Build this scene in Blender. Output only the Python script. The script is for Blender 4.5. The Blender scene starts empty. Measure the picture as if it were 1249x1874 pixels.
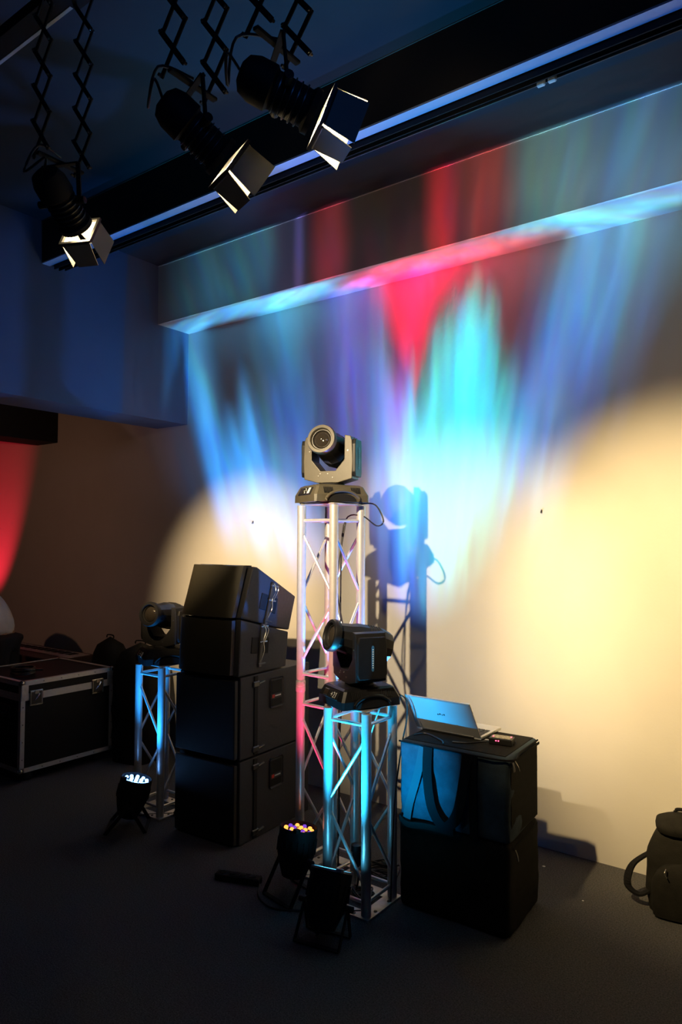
import bpy, bmesh, math, random
from mathutils import Vector, Matrix, Quaternion
random.seed(7)
SC = bpy.context.scene
COL = SC.collection
PI = math.pi
rad = math.radians

# ------------------------------------------------------------------ camera
cam_d = bpy.data.cameras.new('camera')
cam_d.sensor_fit = 'VERTICAL'; cam_d.sensor_height = 36.0; cam_d.sensor_width = 24.0
cam_d.lens = 36.0 * 1291.5 / 1874.0
cam_d.clip_start = 0.05; cam_d.clip_end = 60
cam = bpy.data.objects.new('camera', cam_d); COL.objects.link(cam)
fw = Vector((-0.5954, 0.8025, 0.0392)).normalized()
up0 = Vector((0.0200, -0.0340, 0.9992))
rt = fw.cross(up0).normalized(); up = rt.cross(fw)
cam.matrix_world = Matrix(((rt.x, up.x, -fw.x, 0), (rt.y, up.y, -fw.y, 0), (rt.z, up.z, -fw.z, 1.85), (0, 0, 0, 1)))
SC.camera = cam
SC.view_settings.view_transform = 'Standard'
SC.view_settings.look = 'None'
SC.view_settings.gamma = 1.0
SC.view_settings.use_curve_mapping = False
SC.view_settings.exposure = 0.0
SC.cycles.caustics_reflective = False
SC.cycles.caustics_refractive = False

# ------------------------------------------------------------------ world: a dark hall, faint blue spill
W = bpy.data.worlds.new('hall_dark'); SC.world = W; W.use_nodes = True
W.node_tree.nodes['Background'].inputs[0].default_value = (0.10, 0.20, 0.42, 1)
W.node_tree.nodes['Background'].inputs[1].default_value = 0.006

# ------------------------------------------------------------------ lights
WALL_Y = 4.213
def aim(o, target):
    d = Vector(target) - o.location
    o.rotation_euler = d.to_track_quat('-Z', 'Y').to_euler()
def spot(name, loc, target, power, color, angle, blend=0.3, size=0.02):
    d = bpy.data.lights.new(name, 'SPOT'); d.energy = power; d.color = color
    d.spot_size = rad(angle); d.spot_blend = blend; d.shadow_soft_size = size
    o = bpy.data.objects.new(name, d); COL.objects.link(o); o.location = loc; aim(o, target)
    return o
def beam_mask(o, py, xl, xr, zl, zr):
    """mask added in the light nodes: cuts the beam to a soft-edged rectangle measured on the plane y = py"""
    d = o.data; d.use_nodes = True; nt = d.node_tree; N = nt.nodes; L = nt.links
    em = next(n for n in N if n.type == 'EMISSION')
    g = N.new('ShaderNodeNewGeometry'); s = N.new('ShaderNodeSeparateXYZ'); L.new(g.outputs['Incoming'], s.inputs[0])
    dist = py - o.location.y; prod = None
    for ax, off, ranges in ((0, o.location.x, (xl, xr)), (2, o.location.z, (zl, zr))):
        q = N.new('ShaderNodeMath'); q.operation = 'DIVIDE'; L.new(s.outputs[ax], q.inputs[0]); L.new(s.outputs[1], q.inputs[1])
        a = N.new('ShaderNodeMath'); a.operation = 'MULTIPLY_ADD'; L.new(q.outputs[0], a.inputs[0]); a.inputs[1].default_value = dist; a.inputs[2].default_value = off
        for (v0, v1) in ranges:
            r = N.new('ShaderNodeMapRange'); L.new(a.outputs[0], r.inputs[0]); r.inputs[1].default_value = v0; r.inputs[2].default_value = v1
            if prod is None: prod = r.outputs[0]
            else:
                m_ = N.new('ShaderNodeMath'); m_.operation = 'MULTIPLY'; L.new(prod, m_.inputs[0]); L.new(r.outputs[0], m_.inputs[1]); prod = m_.outputs[0]
    L.new(prod, em.inputs['Strength'])
WARM = (1.0, 0.74, 0.36)
# fresnels: one hanging out of frame to the left is the key; the three in view give the rest
KEY = (-2.0, 0.80, 3.03)
spot('key_fresnel_light', KEY, (-2.20, 4.21, 1.36), 820, (1.0, 0.77, 0.46), 42, 1.0, 0.022)
spot('left_fresnel_light', (-3.2, 1.3, 3.0), (-4.12, 4.21, 1.42), 1050, (1.0, 0.70, 0.36), 36, 1.0, 0.03)
# cyan spot added below the frame to light the covered cases and laptop lid
cyan_spot = spot('added_cyan_spot', (-1.82, 1.5, 0.10), (-1.79, 3.14, 0.745), 620, (0.0, 0.46, 1.0), 44, 0.2, 0.006)
beam_mask(cyan_spot, 3.14, (-1.934, -1.924), (-1.59, -1.80), (0.40, 0.60), (1.006, 0.994))

# unseen effect projector floating behind the trusses, throwing a coloured gobo up the wall
PROJ = (-2.12, 3.42, 0.95)
BLOBS = [  # u, h on the wall plane (metres, continued above the soffit), half widths, slant, widening with height, colour
 (-2.14, 2.42, 0.52, 0.80, 0.00, -0.25, (0.07, 1.25, 1.50)),
 (-1.95, 2.95, 0.28, 0.50, 0.00, -0.20, (0.04, 0.62, 0.62)),
 (-2.55, 2.00, 0.30, 0.95, 0.00, 0.00, (0.10, 0.28, 1.15)),
 (-2.62, 2.75, 0.16, 0.70, 0.00, 0.00, (0.22, 0.10, 0.60)),
 (-3.95, 2.20, 0.50, 0.90, 0.06, -0.35, (0.04, 0.44, 1.20)),
 (-3.50, 2.35, 0.26, 1.00, 0.03, -0.20, (0.03, 0.17, 0.58)),
 (-4.66, 3.30, 0.26, 1.05, 0.25, 0.00, (0.03, 0.25, 0.58)),
 (-4.40, 2.45, 0.20, 0.95, 0.25, 0.00, (0.01, 0.13, 0.48)),
 (-3.68, 3.72, 0.36, 0.85, 0.00, 0.45, (0.015, 0.15, 0.27)),
 (-3.08, 3.20, 0.26, 1.20, 0.00, 0.10, (0.07, 0.11, 0.52)),
 (-2.80, 2.80, 0.15, 1.15, 0.00, 0.00, (0.12, 0.26, 0.66)),
 (-2.46, 3.78, 0.42, 0.80, 0.00, 0.80, (1.25, 0.010, 0.11)),
 (-2.05, 3.95, 0.36, 0.62, 0.00, 0.50, (0.34, 0.010, 0.028)),
 (-1.72, 3.85, 0.36, 0.80, 0.00, 0.30, (0.11, 0.010, 0.016)),
 (-1.64, 2.35, 0.24, 0.80, -0.05, 0.10, (0.10, 0.16, 0.40)),
 (-1.38, 2.95, 0.30, 0.95, -0.26, 0.25, (0.04, 0.18, 0.54)),
 (-1.16, 3.55, 0.36, 0.66, -0.30, 0.30, (0.03, 0.13, 0.20)),
 # underside of the soffit
 (-4.95, 4.75, 1.25, 0.95, 0.00, 0, (0.022, 0.15, 0.29)),
 (-3.95, 4.70, 0.60, 0.85, 0.00, 0, (0.03, 0.12, 0.22)),
 (-2.70, 4.70, 0.62, 0.85, 0.00, 0, (0.24, 0.010, 0.032)),
 (-1.85, 4.75, 0.60, 0.85, 0.00, 0, (0.14, 0.016, 0.034)),
 (-0.90, 4.85, 0.55, 0.95, 0.00, 0, (0.025, 0.15, 0.19)),
 (-0.05, 4.90, 0.75, 0.95, 0.00, 0, (0.018, 0.06, 0.13)),
 # front of the soffit
 (-5.75, 6.35, 1.05, 0.75, 0.00, 0, (0.03, 0.14, 0.23)),
 (-4.95, 6.35, 0.35, 0.75, 0.00, 0, (0.02, 0.13, 0.17)),
 (-4.18, 6.35, 0.09, 0.75, 0.00, 0, (0.08, 0.06, 0.24)),
 (-3.70, 6.35, 0.28, 0.75, 0.00, 0, (0.19, 0.010, 0.026)),
 (-2.05, 6.35, 0.26, 0.75, 0.00, 0, (0.48, 0.012, 0.026)),
 (-1.50, 6.35, 0.36, 0.75, 0.00, 0, (0.19, 0.014, 0.016)),
 (-0.80, 6.35, 0.42, 0.75, 0.00, 0, (0.06, 0.17, 0.17)),
 (-0.10, 6.35, 0.60, 0.75, 0.00, 0, (0.05, 0.18, 0.32)),
 (0.80, 6.35, 0.60, 0.75, 0.00, 0, (0.05, 0.08, 0.13)),
]
def projector():
    o = spot('effect_projector_light', PROJ, (PROJ[0] - 0.15, PROJ[1] + 0.75, 3.2), 80.0, (1, 1, 1), 170, 0.05, 0.012)
    d = o.data; d.use_nodes = True; nt = d.node_tree; N = nt.nodes; L = nt.links
    em = next(n for n in N if n.type == 'EMISSION')
    def lk(v, sock):
        if isinstance(v, (int, float)): sock.default_value = v
        else: L.new(v, sock)
    def m(op, a, b=0.0, c=None, clamp=False):
        n = N.new('ShaderNodeMath'); n.operation = op; n.use_clamp = clamp
        lk(a, n.inputs[0]); lk(b, n.inputs[1])
        if c is not None: lk(c, n.inputs[2])
        return n.outputs[0]
    def vscale(col, f):
        n = N.new('ShaderNodeVectorMath'); n.operation = 'SCALE'
        if isinstance(col, tuple): n.inputs[0].default_value = col
        else: L.new(col, n.inputs[0])
        lk(f, n.inputs['Scale']); return n.outputs[0]
    def vadd(a, b):
        n = N.new('ShaderNodeVectorMath'); n.operation = 'ADD'
        L.new(a, n.inputs[0])
        if isinstance(b, tuple): n.inputs[1].default_value = b
        else: L.new(b, n.inputs[1])
        return n.outputs[0]
    g = N.new('ShaderNodeNewGeometry')
    s = N.new('ShaderNodeSeparateXYZ'); L.new(g.outputs['Incoming'], s.inputs[0])
    SGN = GOBO_SIGN
    dx, dy, dz = (m('MULTIPLY', s.outputs[i], SGN) for i in range(3))
    dyc = m('MAXIMUM', dy, 0.02)
    D = WALL_Y - PROJ[1]
    inv = m('DIVIDE', 1.0, dyc)
    u = m('ADD', m('MULTIPLY', m('MULTIPLY', dx, inv), D), PROJ[0])
    h = m('ADD', m('MULTIPLY', m('MULTIPLY', dz, inv), D), PROJ[2])
    gain = m('MULTIPLY', m('POWER', m('MINIMUM', inv, 4.40), 3.0), D * D)
    # streaks that fan out of the lamp
    cmb = N.new('ShaderNodeCombineXYZ')
    rat = m('DIVIDE', m('SUBTRACT', u, -2.55), m('ADD', h, 3.0))
    L.new(rat, cmb.inputs[0]); L.new(m('MULTIPLY', h, 0.02), cmb.inputs[1])
    def noise(scale, off, lo, hi, detail=3, dist=0.0):
        n = N.new('ShaderNodeTexNoise'); n.inputs['Scale'].default_value = scale; n.inputs['Detail'].default_value = detail
        n.inputs['Distortion'].default_value = dist
        L.new(vadd(cmb.outputs[0], (off, off * 0.7, 0)), n.inputs['Vector'])
        r = N.new('ShaderNodeMapRange'); r.interpolation_type = 'SMOOTHSTEP'
        L.new(n.outputs[0], r.inputs[0]); r.inputs[1].default_value = 0.32; r.inputs[2].default_value = 0.68
        r.inputs[3].default_value = lo; r.inputs[4].default_value = hi
        return r.outputs[0]
    st = [m('MULTIPLY', noise(22, 1.0 + k * 0.008, 0.66, 1.22), noise(95, 4.0 + k * 0.003, 0.82, 1.12, 4)) for k in range(3)]
    ragged = noise(20, 7.0, -0.30, 0.34, 5)
    hw = m('ADD', h, ragged)
    wob = noise(5, 3.0, -0.10, 0.10, 2)
    uw = m('ADD', u, wob)
    acc = None
    for (bu, bh, ru, rh, sl, kw, c) in BLOBS:
        ru = m('MAXIMUM', m('MULTIPLY', m('ADD', 1.0, m('MULTIPLY', m('SUBTRACT', h, bh), kw / rh)), ru), 0.03) if kw else ru
        du = m('DIVIDE', m('SUBTRACT', m('ADD', uw, m('MULTIPLY', m('SUBTRACT', h, bh), sl)), bu), ru)
        dh = m('DIVIDE', m('SUBTRACT', hw if bh < 4.2 else h, bh), rh)
        r2 = m('ADD', m('MULTIPLY', du, du), m('MULTIPLY', dh, m('MULTIPLY', dh, m('MULTIPLY', dh, dh)) if bh > 4.2 else dh))
        f = m('POWER', m('SUBTRACT', 1.0, m('MULTIPLY', r2, 0.5), clamp=True), 2.4)
        v = vscale(c, f)
        acc = v if acc is None else vadd(acc, v)
    acc = vadd(acc, (0.016, 0.009, 0.009))
    cs = N.new('ShaderNodeCombineXYZ')
    for k in range(3): L.new(st[k], cs.inputs[k])
    mul = N.new('ShaderNodeVectorMath'); mul.operation = 'MULTIPLY'
    L.new(acc, mul.inputs[0]); L.new(cs.outputs[0], mul.inputs[1])
    # light thrown away from the wall: plain blue
    fr = m('GREATER_THAN', dy, 0.03)
    el = N.new('ShaderNodeMapRange'); el.interpolation_type = 'SMOOTHSTEP'; L.new(dz, el.inputs[0]); el.inputs[1].default_value = 0.28; el.inputs[2].default_value = 0.52
    front = vscale(mul.outputs[0], m('MULTIPLY', fr, gain))
    back = vscale((0.03, 0.16, 0.60), m('MULTIPLY', m('SUBTRACT', 1.0, fr), 2.8))
    hl = m('ADD', 0.85, m('MINIMUM', m('MAXIMUM', m('MULTIPLY', m('ADD', u, 2.42), 1.6), 0.0), 0.75))
    low = m('MAXIMUM', m('SUBTRACT', 1.0, fr), m('DIVIDE', m('SUBTRACT', h, hl), 0.65, clamp=True))
    L.new(vscale(vadd(front, back), m('MULTIPLY', el.outputs[0], low)), em.inputs['Color'])
    em.inputs['Strength'].default_value = 1.0
GOBO_SIGN = 1.0
projector()
# a second effect projector further left, red
spot('red_effect_light', (-8.25, 3.55, 0.25), (-8.02, 4.21, 2.2), 330, (1.0, 0.02, 0.05), 33, 0.9, 0.03)
spot('left_warm_light', (-6.2, 1.1, 2.75), (-6.9, 4.21, 1.7), 30, (1.0, 0.46, 0.26), 95, 0.95, 0.03)
# blue wash added out of frame as fill on the bulkhead and the floor
wash = bpy.data.lights.new('blue_fill_light', 'AREA'); wash.shape = 'DISK'; wash.size = 0.5; wash.energy = 2.0; wash.color = (0.05, 0.24, 1.0)
wo = bpy.data.objects.new('blue_fill_light', wash); COL.objects.link(wo); wo.location = (0.2, 0.3, 3.6); aim(wo, (-4.84, 3.0, 2.6))

# ------------------------------------------------------------------ materials
MATS = {}
def mat(name, color, rough=0.6, metal=0.0, noise=0.0, nscale=20.0, bump=0.0, bscale=120.0, spec=0.5, emit=None, estr=0.0, coat=0.0, stretch=None):
    if name in MATS: return MATS[name]
    M = bpy.data.materials.new(name); M.use_nodes = True; nt = M.node_tree; N = nt.nodes; L = nt.links
    b = N['Principled BSDF']
    b.inputs['Base Color'].default_value = (*color, 1); b.inputs['Roughness'].default_value = rough
    b.inputs['Metallic'].default_value = metal; b.inputs['Specular IOR Level'].default_value = spec
    if coat: b.inputs['Coat Weight'].default_value = coat
    tc = N.new('ShaderNodeTexCoord')
    vec = tc.outputs['Object']
    if stretch:
        mp = N.new('ShaderNodeMapping'); mp.inputs['Scale'].default_value = stretch; L.new(vec, mp.inputs[0]); vec = mp.outputs[0]
    if noise:
        n = N.new('ShaderNodeTexNoise'); n.inputs['Scale'].default_value = nscale; n.inputs['Detail'].default_value = 5
        L.new(vec, n.inputs['Vector'])
        r = N.new('ShaderNodeMapRange'); L.new(n.outputs[0], r.inputs[0])
        r.inputs[1].default_value = 0.3; r.inputs[2].default_value = 0.7
        r.inputs[3].default_value = 1 - noise; r.inputs[4].default_value = 1 + noise
        v = N.new('ShaderNodeVectorMath'); v.operation = 'SCALE'; v.inputs[0].default_value = color
        L.new(r.outputs[0], v.inputs['Scale']); L.new(v.outputs[0], b.inputs['Base Color'])
    if bump:
        n2 = N.new('ShaderNodeTexNoise'); n2.inputs['Scale'].default_value = bscale; n2.inputs['Detail'].default_value = 4
        L.new(vec, n2.inputs['Vector'])
        bp = N.new('ShaderNodeBump'); bp.inputs['Strength'].default_value = bump; bp.inputs['Distance'].default_value = 0.01
        L.new(n2.outputs[0], bp.inputs['Height']); L.new(bp.outputs[0], b.inputs['Normal'])
    if emit:
        b.inputs['Emission Color'].default_value = (*emit, 1); b.inputs['Emission Strength'].default_value = estr
    MATS[name] = M; return M
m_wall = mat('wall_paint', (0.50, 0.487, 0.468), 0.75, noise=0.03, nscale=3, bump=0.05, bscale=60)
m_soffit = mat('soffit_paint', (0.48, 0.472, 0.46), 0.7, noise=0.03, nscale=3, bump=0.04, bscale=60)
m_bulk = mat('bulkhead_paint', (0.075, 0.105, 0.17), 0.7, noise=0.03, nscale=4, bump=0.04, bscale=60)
m_ceil = mat('ceiling_black', (0.022, 0.028, 0.040), 0.8, noise=0.08, nscale=3)
m_beam = mat('beam_black', (0.012, 0.010, 0.010), 0.8)
m_edge = mat('edge_bead', (0.45, 0.47, 0.5), 0.5)
m_carpet = mat('carpet', (0.085, 0.085, 0.088), 0.95, noise=0.45, nscale=140, bump=0.7, bscale=220, spec=0.1)
m_alu = mat('aluminium', (0.66, 0.66, 0.66), 0.36, 0.55, noise=0.05, nscale=30, bump=0.05, bscale=80)
m_plate = mat('plate_aluminium', (0.62, 0.60, 0.58), 0.42, 0.7, noise=0.15, nscale=25)
m_black = mat('black_plastic', (0.009, 0.009, 0.010), 0.40, noise=0.15, nscale=30, spec=0.28)
m_shell = mat('painted_shell', (0.080, 0.070, 0.048), 0.42, noise=0.10, nscale=14, bump=0.04, bscale=200)
m_matte = mat('matte_black', (0.009, 0.009, 0.010), 0.7, spec=0.25)
m_rubber = mat('rubber_cable', (0.012, 0.012, 0.013), 0.5)
m_cab = mat('textured_cabinet', (0.036, 0.036, 0.042), 0.6, noise=0.12, nscale=60, bump=0.25, bscale=350, spec=0.3)
m_grille = mat('grille_foam', (0.009, 0.009, 0.010), 0.5, noise=0.3, nscale=300, bump=0.4, bscale=500)
m_steel = mat('steel', (0.55, 0.54, 0.52), 0.25, 0.95)
m_dsteel = mat('dark_steel', (0.10, 0.10, 0.10), 0.35, 0.8)
m_lens = mat('lens_glass', (0.03, 0.025, 0.02), 0.04, 0.0, spec=1.0, coat=1.0)
m_blue_led = mat('blue_window', (0.03, 0.12, 0.25), 0.3)
m_white = mat('white_label', (0.75, 0.75, 0.72), 0.6)
m_red = mat('red_label', (0.45, 0.03, 0.02), 0.5)
m_fabric = mat('cover_nylon', (0.040, 0.060, 0.080), 0.85, noise=0.18, nscale=20, bump=0.35, bscale=300, spec=0.15)
m_fabric_k = mat('cover_black', (0.012, 0.0115, 0.010), 0.9, noise=0.2, nscale=30, bump=0.3, bscale=300, spec=0.12)
m_web = mat('webbing', (0.008, 0.008, 0.009), 0.9, spec=0.1, bump=0.3, bscale=400)
m_ply = mat('laminate_black', (0.007, 0.0075, 0.009), 0.5, noise=0.2, nscale=80, spec=0.25)
m_plyred = mat('laminate_brown', (0.05, 0.028, 0.02), 0.5, noise=0.15, nscale=30)
m_lap = mat('laptop_aluminium', (0.62, 0.63, 0.65), 0.35, 0.6)
m_key = mat('laptop_keys', (0.03, 0.03, 0.03), 0.6)
m_shirt = mat('shirt_cotton', (0.72, 0.70, 0.66), 0.9, noise=0.12, nscale=9, bump=0.5, bscale=14)
m_trou = mat('trouser_cloth', (0.012, 0.012, 0.013), 0.9)
m_skin = mat('skin', (0.45, 0.27, 0.18), 0.55)
m_hair = mat('hair', (0.02, 0.014, 0.01), 0.7)
def emis(name, c, s): return mat(name, (0.02, 0.02, 0.02), 0.4, emit=c, estr=s)
m_led_cyan = emis('led_cyan', (0.10, 0.62, 1.0), 14)
m_led_blue = emis('led_blue', (0.16, 0.42, 1.0), 8)
m_led_amber = emis('led_amber', (1.0, 0.30, 0.05), 2.6)
m_led_violet = emis('led_violet', (0.22, 0.06, 0.75), 0.9)
m_led_red = emis('led_red', (1.0, 0.05, 0.12), 8)
m_lamp = emis('fresnel_glow', (1.0, 0.78, 0.42), 14)

# ------------------------------------------------------------------ mesh helpers
def BM(): return bmesh.new()
def xf(verts, M):
    for v in verts: v.co = M @ v.co
def box(bm, c, s, bev=0.0, seg=1, M=None):
    r = bmesh.ops.create_cube(bm, size=1.0); vs = r['verts']
    for v in vs: v.co = Vector((c[0] + v.co.x * s[0], c[1] + v.co.y * s[1], c[2] + v.co.z * s[2]))
    if bev:
        es = list({e for v in vs for e in v.link_edges})
        rr = bmesh.ops.bevel(bm, geom=es, offset=bev, segments=seg, profile=0.6, affect='EDGES')
        vs = list(set(rr['verts']) | {v for v in vs if v.is_valid})
    if M is not None: xf([v for v in vs if v.is_valid], M)
    return bm
def tube(bm, a, b, r, n=12, r2=None):
    a, b = Vector(a), Vector(b); d = b - a
    q = d.to_track_quat('Z', 'Y').to_matrix().to_4x4()
    M = Matrix.Translation((a + b) / 2) @ q
    bmesh.ops.create_cone(bm, cap_ends=True, segments=n, radius1=r, radius2=r if r2 is None else r2, depth=d.length, matrix=M)
    return bm
def lathe(bm, prof, n=24, M=None, cap=True):
    rings = []
    for (r, z) in prof:
        rings.append([bm.verts.new((r * math.cos(2 * PI * k / n), r * math.sin(2 * PI * k / n), z)) for k in range(n)])
    for i in range(len(rings) - 1):
        for k in range(n):
            bm.faces.new((rings[i][k], rings[i][(k + 1) % n], rings[i + 1][(k + 1) % n], rings[i + 1][k]))
    if cap:
        bm.faces.new(rings[0][::-1]); bm.faces.new(rings[-1])
    if M is not None: xf([v for r in rings for v in r], M)
    return bm
def prism(bm, pts, axis, a, b, bev=0.0):
    """polygon pts (2-D) extruded along axis from a to b"""
    def P(p, t):
        return {0: (t, p[0], p[1]), 1: (p[0], t, p[1]), 2: (p[0], p[1], t)}[axis]
    A = [bm.verts.new(P(p, a)) for p in pts]; B = [bm.verts.new(P(p, b)) for p in pts]
    fs = [bm.faces.new(A), bm.faces.new(B[::-1])]
    for i in range(len(pts)):
        j = (i + 1) % len(pts); fs.append(bm.faces.new((A[j], A[i], B[i], B[j])))
    bmesh.ops.recalc_face_normals(bm, faces=fs)
    if bev:
        bmesh.ops.bevel(bm, geom=list({e for f in fs for e in f.edges}), offset=bev, segments=2, profile=0.6, affect='EDGES')
    return bm
def smooth_path(pts, k=6):
    pts = [Vector(p) for p in pts]; out = []
    P = [pts[0]] + pts + [pts[-1]]
    for i in range(1, len(P) - 2):
        p0, p1, p2, p3 = P[i - 1], P[i], P[i + 1], P[i + 2]
        for j in range(k):
            t = j / k
            out.append(0.5 * ((2 * p1) + (p2 - p0) * t + (2 * p0 - 5 * p1 + 4 * p2 - p3) * t * t + (3 * p1 - p0 - 3 * p2 + p3) * t ** 3))
    out.append(pts[-1]); return out
def path(bm, pts, r, n=6, flat=None, k=6, raw=False):
    """tube along a path; flat=(w, h, up) makes a ribbon"""
    pts = [Vector(p) for p in pts] if raw else smooth_path(pts, k)
    rings = []
    for i, p in enumerate(pts):
        t = (pts[min(i + 1, len(pts) - 1)] - pts[max(i - 1, 0)]).normalized()
        ref = Vector(flat[2]) if flat else (Vector((0, 0, 1)) if abs(t.z) < 0.9 else Vector((1, 0, 0)))
        s = t.cross(ref).normalized(); w = s.cross(t).normalized()
        if flat:
            hw, hh = flat[0] / 2, flat[1] / 2
            rings.append([bm.verts.new(p + s * a * hw + w * b * hh) for a, b in ((-1, -1), (1, -1), (1, 1), (-1, 1))])
        else:
            rings.append([bm.verts.new(p + (s * math.cos(2 * PI * q / n) + w * math.sin(2 * PI * q / n)) * r) for q in range(n)])
    m = len(rings[0])
    for i in range(len(rings) - 1):
        for q in range(m):
            bm.faces.new((rings[i][q], rings[i][(q + 1) % m], rings[i + 1][(q + 1) % m], rings[i + 1][q]))
    bm.faces.new(rings[0][::-1]); bm.faces.new(rings[-1]); return bm
def obj(name, bm, m, parent=None, label=None, smooth=False, kind=None, angle=0.6):
    bmesh.ops.recalc_face_normals(bm, faces=bm.faces)
    me = bpy.data.meshes.new(name); bm.to_mesh(me); bm.free()
    me.materials.append(m)
    if smooth:
        for p in me.polygons: p.use_smooth = True
        me.set_sharp_from_angle(angle=angle)
    o = bpy.data.objects.new(name, me); COL.objects.link(o)
    if parent is not None: o.parent = parent
    if label: o['label'] = label
    if kind: o['kind'] = kind
    return o
def wobj(name, bm, m, parent, **kw):
    """mesh given in world coordinates, parented to a posed root"""
    inv = root_matrix(parent).inverted()
    xf(bm.verts, inv); return obj(name, bm, m, parent, **kw)
def root_matrix(o):
    if o.rotation_mode == 'QUATERNION': R = o.rotation_quaternion.to_matrix().to_4x4()
    else: R = o.rotation_euler.to_matrix().to_4x4()
    return Matrix.Translation(o.location) @ R
def thing(name, label, cat, loc=(0, 0, 0), rotz=0.0, group=None):
    o = bpy.data.objects.new(name, None); COL.objects.link(o); o.location = loc; o.rotation_euler = (0, 0, rotz)
    o.empty_display_size = 0.1
    o['label'] = label; o['category'] = cat
    if group: o['group'] = group
    return o
def tag(o, label, cat, group=None):
    o['label'] = label; o['category'] = cat
    if group: o['group'] = group
    return o
def struct(name, bm, m, parent=None):
    return obj(name, bm, m, parent, kind='structure' if parent is None else None)
def copypart(o, loc=None, rot=None, parent=None):
    c = o.copy(); COL.objects.link(c); c.parent = parent or o.parent
    if loc is not None: c.location = loc
    if rot is not None: c.rotation_euler = rot
    return c

# ------------------------------------------------------------------ the setting
HC = 4.196
struct('floor', box(BM(), (-4.0, 1.5, -0.05), (13.0, 7.0, 0.1)), m_carpet)
struct('wall_back', box(BM(), (-4.0, WALL_Y + 0.06, 2.1), (13.0, 0.12, 4.4)), m_wall)
struct('wall_left', box(BM(), (-10.0, 1.5, 2.1), (0.12, 6.0, 4.4)), m_wall)
struct('ceiling', box(BM(), (-4.0, 1.5, HC + 0.05), (13.0, 7.0, 0.1)), m_ceil)
sof = struct('trim_1', box(BM(), ((-4.838 + 2.3) / 2, (3.868 + WALL_Y) / 2, (3.688 + HC) / 2), (4.838 + 2.3, WALL_Y - 3.868, HC - 3.688)), m_soffit)
sof['label'] = 'pale soffit along the top of the wall, washed in coloured light'
obj('edge_bead', box(BM(), ((-4.838 + 2.3) / 2, 3.866, HC - 0.003), (4.838 + 2.3, 0.005, 0.006)), m_edge, sof)
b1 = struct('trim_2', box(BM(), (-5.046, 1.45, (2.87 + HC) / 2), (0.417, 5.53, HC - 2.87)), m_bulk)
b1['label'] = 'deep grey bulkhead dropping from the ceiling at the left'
b2 = struct('trim_3', box(BM(), (-7.09, 1.45, (2.87 + HC) / 2), (0.39, 5.53, HC - 2.87)), m_beam)
b2['label'] = 'black bulkhead beyond the grey one at the far left'
beam = struct('trim_4', box(BM(), ((-4.838 + 2.3) / 2, 2.85, (3.885 + HC) / 2), (4.838 + 2.3, 0.10, HC - 3.885)), m_beam)
beam['label'] = 'black ceiling beam running parallel to the wall'
obj('soffit_strip', box(BM(), ((-4.838 + 2.3) / 2, 2.832, 3.881), (4.838 + 2.3, 0.062, 0.010)), mat('strip_paint', (0.40, 0.50, 0.72), 0.6), beam, label='pale strip under the black beam')
obj('edge_bead', box(BM(), ((-4.838 + 2.3) / 2, 2.799, HC - 0.003), (4.838 + 2.3, 0.005, 0.006)), mat('dull_bead', (0.12, 0.13, 0.15), 0.6), beam)
for i, (y, z, w) in enumerate(((2.893, 3.866, 0.045), (2.943, 3.880, 0.040))):
    t = thing('curtain_track', ['black curtain track fixed right beside the pale beam strip', 'black curtain track furthest from the pale beam strip'][i], 'curtain track', ((-4.80 + 2.3) / 2, y, z))
    bm = BM(); L_ = 7.08
    box(bm, (0, 0, 0.012), (L_, w, 0.006)); box(bm, (0, -w / 2 + 0.003, -0.004), (L_, 0.006, 0.034)); box(bm, (0, w / 2 - 0.003, -0.004), (L_, 0.006, 0.034))
    obj('rail', bm, m_dsteel if i else m_matte, t)
    hb = obj('hanger', box(BM(), (0, 0, 0), (0.05, 0.03, 0.30 if i == 0 else 0.29)), m_matte, t)
    hb.location = (-3.4, 0, 0.165)
    for k in range(1, 6): copypart(hb, (-3.4 + k * 1.35, 0, 0.165))
    if i:
        cl = obj('runner_clip', box(BM(), (0, 0, -0.02), (0.035, 0.02, 0.03), 0.004), m_white, t); cl.location = (0.15, 0, -0.005)
        copypart(cl, (0.20, 0, -0.005))
# light rail over the camera side, from which the lamps hang
rail = thing('ceiling_rail', 'grey edged rail under the ceiling at the top left carrying the lamps', 'rail', (-2.0, 1.51, 4.0))
obj('rail_body', box(BM(), (0, 0, 0), (5.6, 0.075, 0.05)), m_matte, rail)
obj('rail_lip', box(BM(), (-1.2, 0.045, -0.022), (3.2, 0.014, 0.010)), m_edge, rail, label='pale painted lower edge')
hb = obj('rail_hanger', box(BM(), (0, 0, 0), (0.04, 0.04, 0.16)), m_matte, rail); hb.location = (-2.6, 0, 0.103)
for k in range(1, 5): copypart(hb, (-2.6 + 1.3 * k, 0, 0.103))
# wall fittings
for k, (x, z) in enumerate(((-1.59, 2.03), (-4.02, 1.99))):
    t = thing('wall_hook', ['small hook on the wall right of the fixture shadow', 'small hook on the wall left of the tall truss'][k], 'hook', (x, WALL_Y, z))
    obj('back_plate', box(BM(), (0, -0.003, 0), (0.008, 0.006, 0.02), 0.001), m_dsteel, t)
    obj('prong', path(BM(), [(0, -0.004, 0.006), (0, -0.014, 0), (0, -0.012, -0.012), (0, -0.020, -0.006)], 0.0018), m_dsteel, t)

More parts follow.
